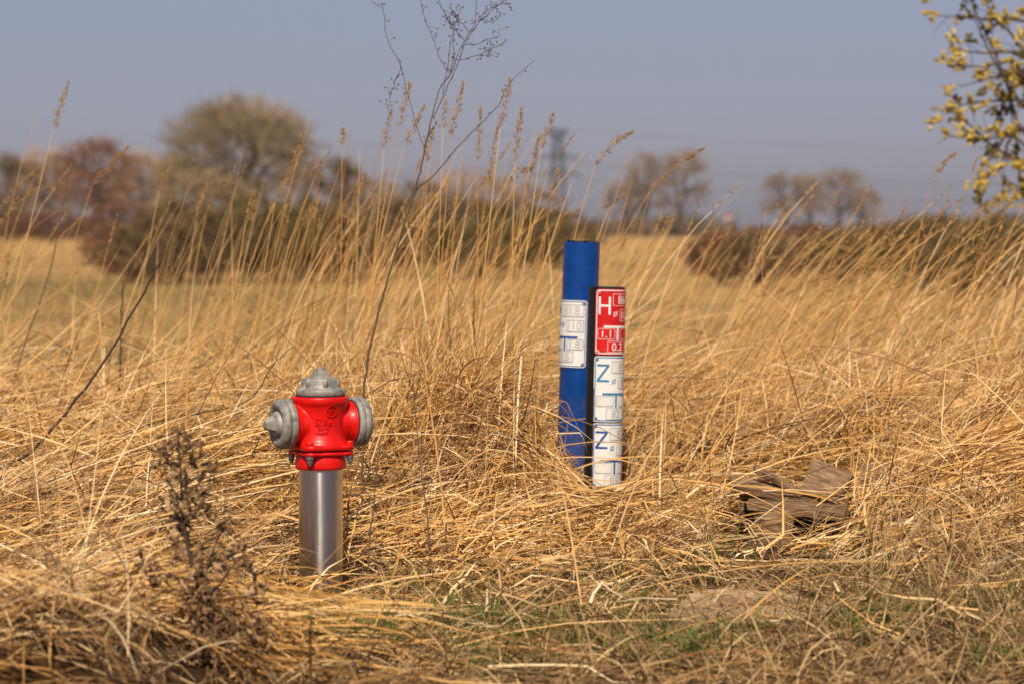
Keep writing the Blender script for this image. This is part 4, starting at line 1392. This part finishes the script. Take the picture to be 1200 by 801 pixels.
# ------------------------------------------------------------------ flowering willow at the right
def build_willow():
    g = np.random.default_rng(33)
    D = 15.0
    base = np.array([wx(1200, D) + 0.95, D + 0.5, 0.0])
    base[2] = gz(base[0], base[1])
    root = empty('willow_tree', base)
    tag(root, 'willow tree with yellow flowering catkins reaching in from the right', 'tree')
    P = lambda x, y, dy=0.0: px(x, y, D + dy) - base
    m = MB()
    tr = bez([np.zeros(3), np.array([-0.03, 0, 0.6]), np.array([0.02, 0.05, 1.3]), np.array([0.0, 0.1, 2.2]), np.array([0.05, 0.1, 3.2])], 24)
    m.tube(tr, list(np.linspace(0.06, 0.012, len(tr))), 8, 0.5)
    tw, cats = [], []
    limbs = [([(1300, 260), (1240, 190), (1196, 150), (1180, 100), (1160, 50), (1140, 6), (1128, -40)], 1), ([(1310, 240), (1230, 160), (1178, 95), (1150, 40), (1140, 10)], 1), ([(1320, 180), (1240, 115), (1185, 40), (1165, 22), (1150, -10)], 1),
             ([(1310, 210), (1245, 122), (1195, 118), (1145, 120), (1100, 130)], 1), ([(1310, 260), (1240, 215), (1198, 190), (1165, 172), (1138, 148), (1116, 134)], 1), ([(1300, 270), (1230, 230), (1196, 165), (1150, 163), (1112, 160)], 0),
             ([(1290, 300), (1210, 235), (1194, 200), (1190, 160), (1180, 110)], 1), ([(1230, 170), (1190, 150), (1165, 180), (1148, 200), (1146, 218)], 1), ([(1200, 150), (1180, 190), (1160, 205)], 0), ([(1300, 110), (1210, 65), (1150, 62), (1120, 58)], 1),
             ([(1280, 60), (1200, 25), (1150, 22), (1096, 18)], 1), ([(1300, 40), (1220, -10), (1160, -30), (1110, -20)], 1), ([(1290, 280), (1230, 260), (1200, 225), (1186, 215)], 1), ([(1220, 120), (1190, 75), (1150, 78), (1118, 78)], 1), ([(1230, 100), (1196, 88), (1170, 90), (1130, 100)], 0)]
    for q, c in limbs:
        dy = g.uniform(-0.35, 0.35)
        a0 = tr[g.integers(8, 18)]
        pts = [a0] + [P(x, y, dy * (i + 1) / len(q)) for i, (x, y) in enumerate(q)]
        pp = bez(pts, 30)
        m.tube(pp, list(np.linspace(0.014, 0.0024, len(pp))), 5, 0.25)
        tw.append(pp)
    # the rest of the crown, beyond the frame
    for k in range(26):
        a0 = tr[g.integers(8, 23)]
        az = g.uniform(-1.4, 1.9) if k % 3 else g.uniform(0, 6.28)
        d = np.array([math.cos(az), math.sin(az), g.uniform(0.4, 1.4)])
        L = g.uniform(0.5, 1.0)
        if d[0] < -0.2:
            d[2] += 1.2
        pp = bez([a0, a0 + d * L * 0.5 + g.normal(0, 0.05, 3), a0 + d * L + g.normal(0, 0.1, 3)], 18)
        m.tube(pp, list(np.linspace(0.012, 0.002, len(pp))), 5, 0.25)
        tw.append(pp)
    st = MB()
    ct, bd = MB(), MB()
    for pp in tw:
        for i in range(len(pp) // 3, len(pp)):
            f = i / len(pp)
            if g.random() < 0.55:
                d = (pp[min(i + 1, len(pp) - 1)] - pp[i - 1])
                d = d / (np.linalg.norm(d) + 1e-9) + g.normal(0, 0.6, 3)
                d /= np.linalg.norm(d)
                L = g.uniform(0.05, 0.20)
                e = pp[i] + d * L
                st.tube([pp[i], pp[i] + d * L * 0.5 + g.normal(0, 0.006, 3), e], [0.0022, 0.0018, 0.0012], 4, 0.25)
                if g.random() < 0.72:
                    big = ct if g.random() < 0.8 else bd
                    for _ in range(g.integers(5, 11)):
                        c = e - d * g.uniform(0, 0.07) + g.normal(0, 0.016, 3)
                        h = d + g.normal(0, 0.5, 3)
                        h /= np.linalg.norm(h)
                        # catkin: an oval of fluffy stamens
                        r_ = g.uniform(0.006, 0.010)
                        v, f_ = lathe([(r_ * 0.4, -0.016), (r_, -0.007), (r_ * 1.05, 0.006), (r_ * 0.5, 0.018)], 7, axis=h, at=c)
                        v = [np.array(q) + g.normal(0, 0.0025, 3) for q in v]
                        big.add(v, f_, float(np.clip(g.normal(0.55, 0.25), 0, 1)))
    m.build('trunk', M['weed'], root, True)
    tag(st.build('twigs', M['weed'], root), kind='stuff')
    tag(ct.build('catkins', M['catkin'], root), kind='stuff')
    tag(bd.build('leaf_buds', M['budleaf'], root), kind='stuff')

build_willow()

# ------------------------------------------------------------------ trees and shrubs of the background
def bare_tree(name, x, ytop, width, D, label, cat, twig, seed, bottom=0.12, stems=1, n1=9, n2=12, n3=14, group=None, ybase=None, shape=0.6, tw=0.012, bark='bark', leaf=0, z0=None):
    """leafless tree: limbs fan from the trunk into a rounded crown of fine twigs; x, ytop, width in photo pixels at depth D"""
    g = np.random.default_rng(seed)
    s = D / F
    X = wx(x, D)
    zb = float(gz(X, D)) if z0 is None else z0
    H = px(x, ytop, D)[2] - zb
    Wd = width * s / 2
    root = empty(name, (X, D, zb))
    tag(root, label, cat, group)
    tk = MB()
    cb = bottom * H
    ctr = np.array([0, 0, cb + (H - cb) * 0.5])
    rad = np.array([Wd, Wd * 0.85, (H - cb) * 0.5])
    rt = max(H * 0.022, 0.012)
    ends = []
    for k in range(stems):
        b0 = np.array([g.normal(0, 0.06 * Wd * (stems > 1)), g.normal(0, 0.06 * Wd * (stems > 1)), -0.05])
        lean = g.normal(0, 0.12 * Wd, 2) * (2.2 if stems > 1 else 0.6)
        top = np.array([lean[0], lean[1], H * (0.8 if stems == 1 else g.uniform(0.55, 0.8))])
        pp = bez([b0, b0 + (top - b0) * 0.5 + g.normal(0, 0.04 * Wd, 3) * [1, 1, 0], top], 12)
        tk.tube(pp, list(np.linspace(rt / stems ** 0.4, rt * 0.15, len(pp))), 6, 0.5)
        ends.append(pp)
    lim = []
    for i in range(n1 * stems):
        pp = ends[i % stems]
        f = g.uniform(max(bottom * 0.7, 0.05), 0.85)
        p0 = pp[int(f * (len(pp) - 1))]
        a = g.uniform(0, 6.28)
        v = g.uniform(-0.75, 1.0)
        h = math.sqrt(max(0, 1 - v * v))
        rr = g.uniform(0.55, 0.8)
        tgt = ctr + rad * np.array([h * math.cos(a), h * math.sin(a), v]) * rr
        if tgt[2] < p0[2] * 0.85:
            tgt[2] = p0[2] * 0.85 + 0.1 * H
        mid = p0 + (tgt - p0) * 0.5
        mid[2] += 0.06 * H
        q = bez([p0, mid + g.normal(0, 0.03 * Wd, 3), tgt], 10)
        tk.tube(q, list(np.linspace(rt * 0.5, rt * 0.14, len(q))), 5, 0.45)
        lim.append(q)
    pool = np.array([q[i] for q in lim for i in range(3, len(q))])
    A, B = [], []
    for j in range(len(lim) * n2):
        d = g.normal(0, 1, 3)
        d /= np.linalg.norm(d)
        if d[2] < (-0.55 if bottom > 0.05 else -0.97):
            d[2] *= -1
        wob = 1 + 0.05 * math.sin(5 * math.atan2(d[1], d[0]) + 4 * d[2] + seed)
        tgt = ctr + rad * d * g.uniform(0.62, 1.0) ** 0.5 * wob
        c = pool[g.integers(0, len(pool), 24)]
        dist = np.linalg.norm((c - tgt) / rad, axis=1) + 0.6 * np.maximum(0, (c[:, 2] - tgt[2]) / H)
        A.append(c[dist.argmin()])
        B.append(tgt)
    A, B = np.array(A), np.array(B)
    n = len(A)
    # branches and twigs as crossed thin strips
    def strips(P, w0, w1, both=True):
        D_ = np.gradient(P, axis=1)
        out = []
        for rr in (np.array([0.15, 1.0, 0.2]), np.array([1.0, 0.2, 0.1]))[:2 if both else 1]:
            sd = np.cross(D_, rr[None, None])
            sd /= np.linalg.norm(sd, axis=2, keepdims=True) + 1e-9
            hw = np.linspace(w0, w1, P.shape[1])[None, :, None] * 0.5
            out.append(np.stack([P - sd * hw, P + sd * hw], 2))
        return np.concatenate(out)
    t3 = np.linspace(0, 1, 5)[None, :, None]
    bow = np.array([0, 0, 1.0]) * np.linalg.norm(B - A, axis=1)[:, None] * 0.10
    Pb = A[:, None] * (1 - t3) + B[:, None] * t3 + (bow + g.normal(0, 0.05, (n, 3)) * np.linalg.norm(B - A, axis=1)[:, None])[:, None] * (4 * t3 * (1 - t3))
    parts = []
    V = strips(Pb, rt * 0.16 + tw, tw * 0.8)
    parts.append((V, np.broadcast_to(np.clip(np.tile(g.normal(0.35, 0.15, n), 2), 0, 1)[:, None, None], V.shape[:3])))
    m = n * n3
    src = np.repeat(np.arange(n), n3)
    u = g.random(m) ** 0.7
    i0 = np.minimum((u * 4).astype(int), 3)
    fr = (u * 4 - i0)[:, None]
    p0 = Pb[src, i0] * (1 - fr) + Pb[src, i0 + 1] * fr
    ax = (B - A)[src]
    ln = np.linalg.norm(ax, axis=1, keepdims=True)
    d = ax / (ln + 1e-9) + g.normal(0, 0.5, (m, 3)) + np.array([0, 0, 0.2])
    d /= np.linalg.norm(d, axis=1, keepdims=True)
    L = (H * g.uniform(0.03, 0.085, m))[:, None]
    Pt = np.stack([p0, p0 + d * L * 0.5 + g.normal(0, 0.08, (m, 3)) * L, p0 + d * L], 1)
    Pt[..., 2] = np.maximum(Pt[..., 2], 0.02)
    V = strips(Pt, tw, tw * 0.5, False)
    parts.append((V, np.broadcast_to(np.clip(g.normal(0.6, 0.2, m), 0, 1)[:, None, None], V.shape[:3])))
    o = tk.build('trunk', M[bark], root, True)
    c = blade_obj('crown', parts, M[twig], parent=root)
    c['kind'] = 'stuff'
    return root


bare_tree('round_tree', 282, 111, 212, 150, 'large round leafless willow with an olive brown domed crown', 'tree', 'twig_olive', 1, 0.10, 5, 7, 26, 11, tw=0.019)
# brown wood at the left
for k, (x, yt, wd, D, tn, lab) in enumerate((
        (8, 186, 60, 210, 'twig_brown', 'grey brown leafless tree at the end of the wood'), (52, 178, 70, 215, 'twig_tan', 'pale tan leafless tree in the wood by the golden field'),
        (112, 166, 88, 190, 'twig_red', 'broad reddish brown leafless tree standing in the wood'), (165, 182, 70, 205, 'twig_tan', 'tan leafless tree next to the round willow'),
        (208, 188, 60, 180, 'twig_olive', 'small olive tree tucked against the round willow'), (392, 190, 74, 175, 'twig_brown', 'brown leafless tree close beside the round willow'),
        (20, 204, 90, 240, 'twig_grey', 'low grey tree filling the wood behind the tan ones'), (86, 196, 90, 245, 'twig_brown', 'dark brown tree deep inside the wood'), (140, 200, 90, 235, 'twig_brown', 'rounded dark tree behind the reddish one'),
        (430, 214, 80, 230, 'twig_grey', 'grey low tree at the end of the wood past the willow'), (488, 218, 90, 255, 'twig_brown', 'brown low tree behind the hedge and the tall weed'), (620, 224, 80, 280, 'twig_grey', 'low grey tree behind the hedge at the pylon'),
        (548, 202, 110, 260, 'twig_tan', 'wide pale brown tree behind the brown hedge'))):
    bare_tree('leafless_tree', x, yt - 8, wd * 1.25, D, lab, 'tree', tn, 10 + k, 0.1, 2, 7, 16, 12, tw=0.028)
# two pairs of poplars over the far hedge
for k, (x, yt, wd, D, lab) in enumerate(((757, 181, 48, 330, 'slim leafless tree left of its twin behind the far hedge'), (801, 176, 58, 330, 'tall oval leafless tree bearing a mistletoe clump'),
                                         (733, 214, 46, 335, 'low spreading leafless tree at the foot of the slim pair'), (921, 203, 60, 380, 'leafless tree with narrow crown in the far group of three'),
                                         (946, 206, 40, 390, 'narrow leafless tree in the middle of the far group'), (984, 200, 66, 380, 'broad round leafless tree in the far group'), (1012, 224, 40, 385, 'small leafless tree at the edge of the far group'))):
    bare_tree('leafless_tree', x, yt - 6, wd * 1.3, D, lab, 'tree', 'twig_grey', 40 + k, 0.08, 2, 8, 15, 7, tw=0.032)

SHRUBS = [  # x, top, width, depth, twigs, label
    (150, 262, 110, 47, 'twig_red', 'dark red brown shrub at the edge of the short meadow'), (210, 236, 110, 49, 'twig_brown', 'brown shrub under the round willow'), (290, 228, 130, 50, 'twig_green', 'dark olive green shrub under the round willow'),
    (355, 232, 120, 48, 'twig_green', 'olive shrub right below the round willow'), (240, 200, 120, 90, 'twig_olive', 'yellowish olive thicket in front of the round willow'), (418, 240, 120, 52, 'twig_brown', 'brown shrub between willow and long hedge'),
    (470, 232, 110, 55, 'twig_brown', 'brown rounded shrub in the hedge behind the tall weed'), (530, 228, 120, 58, 'twig_brown', 'broad brown shrub in the hedge behind the grass stalks'), (600, 238, 120, 55, 'twig_green', 'green tinged shrub in the hedge beside the blue post'),
    (655, 248, 100, 62, 'twig_brown', 'low brown shrub at the end of the hedge'), (846, 272, 90, 46, 'twig_red', 'low red brown shrub in the golden meadow'), (930, 262, 140, 52, 'twig_red', 'low russet shrub beside the red brown one in the meadow'),
    (990, 274, 110, 46, 'twig_green', 'low dull green shrub in the meadow'), (1090, 252, 120, 42, 'twig_green', 'dark green shrub below the willow'), (1165, 250, 130, 36, 'twig_green', 'dense green shrub nearest the willow trunk'), (1050, 264, 100, 50, 'twig_red', 'russet shrub between the green shrubs'),
    (182, 256, 110, 45, 'twig_brown', 'low brown bramble next to the dark red shrub'), (248, 244, 120, 46, 'twig_brown', 'broad brown bramble in front of the willow thicket'), (322, 240, 120, 46, 'twig_green', 'dark low bramble beneath the olive shrub'),
    (392, 246, 110, 47, 'twig_brown', 'brown bramble closing the hedge gap past the willow'), (560, 256, 130, 50, 'twig_green', 'olive bramble at the foot of the hedge'), (885, 274, 90, 44, 'twig_brown', 'brown bramble between the two russet shrubs'),
    (1130, 270, 110, 38, 'twig_brown', 'low brown bramble before the green shrubs'),
    (60, 250, 120, 150, 'twig_red', 'reddish thicket along the golden field edge'), (150, 240, 100, 145, 'twig_red', 'dark red thicket in front of the wood'), (10, 246, 70, 160, 'twig_brown', 'brown thicket at the corner of the golden field'),
]
for k, (x, yt, wd, D, tn, lab) in enumerate(SHRUBS):
    bare_tree('shrub', x, yt - 3, wd * 1.15, D, lab, 'shrub', tn, 70 + k, 0.03, 6, 4, 14, 11, tw=0.013 * (D / 50) ** 0.8)

# far hedgerow: one continuous mass along the horizon
def build_hedgerow():
    g = np.random.default_rng(90)
    n = 9000
    D = g.uniform(330, 520, n)
    x = g.uniform(-0.26, 0.30, n) * D
    h = (2.2 + 1.0 * np.sin(x * 0.11) + 0.7 * np.sin(x * 0.31 + 1)) * g.uniform(0.4, 1.1, n)
    r = np.stack([x, D, gz(x, D)], -1)
    V = blades(r, g.uniform(0, 6.28, n), g.normal(1.3, 0.2, n), g.normal(0.8, 0.4, n), np.abs(h), g.uniform(0.15, 0.5, n), np.clip(g.normal(0.4, 0.2, n), 0, 1), 3, 0.3, 0.2, 0.0, clear=False)
    blade_obj('far_hedgerow', [V], M['twig_brown'], 'dark brown hedgerow along the far horizon', 'hedge')

build_hedgerow()

# ------------------------------------------------------------------ power line and far tower
M['galv'] = noise_mat('galvanised_lattice', [(0.3, (0.014, 0.015, 0.017)), (0.7, (0.025, 0.026, 0.028))], 1, 3, 0.6, 0.3)
M['wire'] = noise_mat('grey_cable', [(0.3, (0.10, 0.10, 0.11)), (0.7, (0.14, 0.14, 0.15))], 1, 2, 0.6, 0.3)


def build_pylon():
    D = 820.0
    s = D / F
    X = wx(653.5, D)
    root = empty('power_pylon', (X, D, 0.0))
    tag(root, 'tall steel lattice power pylon far behind the posts', 'pylon')
    H = px(653, 152, D)[2]
    half = lambda z: 2.5 * (1 - z / H) + 1.1 * (z / H)
    lv = [H * q for q in (0, 0.18, 0.34, 0.48, 0.61, 0.73, 0.83, 0.92, 1)]
    for sx in (-1, 1):
        for sy in (-1, 1):
            m = MB()
            m.tube([(sx * half(z), sy * half(z), z) for z in lv], 0.38, 4)
            m.build('leg', M['galv'], root)
    m = MB()
    for i in range(len(lv) - 1):
        a, b = lv[i], lv[i + 1]
        ha, hb = half(a), half(b)
        for sg in (-1, 1):
            for k in (-1, 1):
                m.tube([(-ha * k, sg * ha, a), (hb * k, sg * hb, b)], 0.17, 4)
                m.tube([(sg * ha, -ha * k, a), (sg * hb, hb * k, b)], 0.17, 4)
            m.tube([(-hb, sg * hb, b), (hb, sg * hb, b)], 0.17, 4)
    m.build('bracing', M['galv'], root)
    att = []
    for y, hw in ((186, 24), (206, 27)):
        z = px(653, y, D)[2]
        m = MB()
        w_ = hw * s
        for sy in (-1, 1):
            m.tube([(-w_, 0, z + 0.3), (0, sy * 1.2, z), (w_, 0, z + 0.3)], 0.2, 4)
            m.tube([(-w_, 0, z + 0.3), (0, sy * 1.0, z + 2.2), (w_, 0, z + 0.3)], 0.17, 4)
        for f in np.linspace(-0.85, 0.85, 11):
            m.tube([(f * w_, 0.0, z + 0.1), (f * w_, 0.0, z + 2.2 * (1 - abs(f)))], 0.14, 4)
        m.build('crossarm', M['galv'], root)
        att += [(-w_ * 0.97, z - 1.0), (w_ * 0.97, z - 1.0)]
        for sx in (-1, 1):
            q = MB()
            q.tube([(sx * w_ * 0.97, 0, z + 0.2), (sx * w_ * 0.97, 0, z - 1.0)], 0.16, 6)
            q.build('insulator', M['galv'], root)
    m = MB()
    for sg in (-1, 1):
        m.tube([(sg * 3.0, 0, H), (0, 0, H - 3.0)], 0.22, 4)
        m.tube([(-3.0, sg * 0.9, H), (3.0, sg * 0.9, H)], 0.22, 4)
        m.tube([(-3.0, sg * 0.9, H - 1.6), (3.0, sg * 0.9, H - 1.6)], 0.22, 4)
    m.build('earth_wire_peak', M['galv'], root)
    att.append((0, H))
    for k, (ax, az) in enumerate(att):
        # spans to both sides, sagging, ending at pylons out of sight
        for sgn, ex in ((1, 420.0), (-1, -420.0)):
            pts = []
            for t in np.linspace(0, 1, 24):
                sag = 4 * 9.0 * t * (1 - t)
                pts.append((ax + (ex - ax) * t, -120 * t * sgn, az - sag))
            c = MB()
            c.tube([(p[0] - ax, p[1], p[2] - az) for p in pts], 0.085, 4)
            o = c.build('power_cable', M['wire'])
            o.location = (X + ax, D, az)
            tag(o, 'thin sagging power cable strung from the lattice pylon', 'cable', 'cables of the power line')

build_pylon()

M['tower_white'] = noise_mat('white_render', [(0.3, (0.68, 0.67, 0.65)), (0.7, (0.8, 0.8, 0.78))], 1, 3, 0.8)
M['tower_red'] = noise_mat('red_band', [(0.3, (0.42, 0.06, 0.05)), (0.7, (0.5, 0.08, 0.06))], 1, 3, 0.8)


def build_tower():
    D = 1200.0
    s = D / F
    X = wx(853.5, D)
    root = empty('distant_tower', (X, D, 0.0))
    tag(root, 'tiny red and white banded tower above the far hedgerow', 'tower')
    zt = px(853, 250, D)[2]
    r_ = 4.5 * s
    pymesh('wall', *lathe([(r_, 0), (r_, zt - 1.6)], 20), M['tower_white'], root)
    pymesh('roof', *lathe([(r_ * 1.06, zt - 1.6), (r_ * 1.06, zt - 0.4), (r_ * 0.7, zt)], 20), M['tower_red'], root)
    pymesh('band', *lathe([(r_ * 1.03, zt - 4.4), (r_ * 1.03, zt - 3.2)], 20), M['tower_red'], root)

build_tower()

# ------------------------------------------------------------------ haze
def build_haze():
    m, t, out = new_mat('thin_haze')
    pv = N(t, 'ShaderNodeVolumePrincipled')
    pv.inputs['Color'].default_value = (0.80, 0.84, 1.0, 1)
    pv.inputs['Density'].default_value = 0.00017
    pv.inputs['Anisotropy'].default_value = 0.0
    t.links.new(pv.outputs[0], out.inputs['Volume'])
    mb = MB()
    mb.box((0, 655, 20), (1400, 1400, 44))
    o = mb.build('haze', m)
    o['kind'] = 'stuff'
    o['label'] = 'thin spring haze over the far field'
    o['category'] = 'haze'

build_haze()
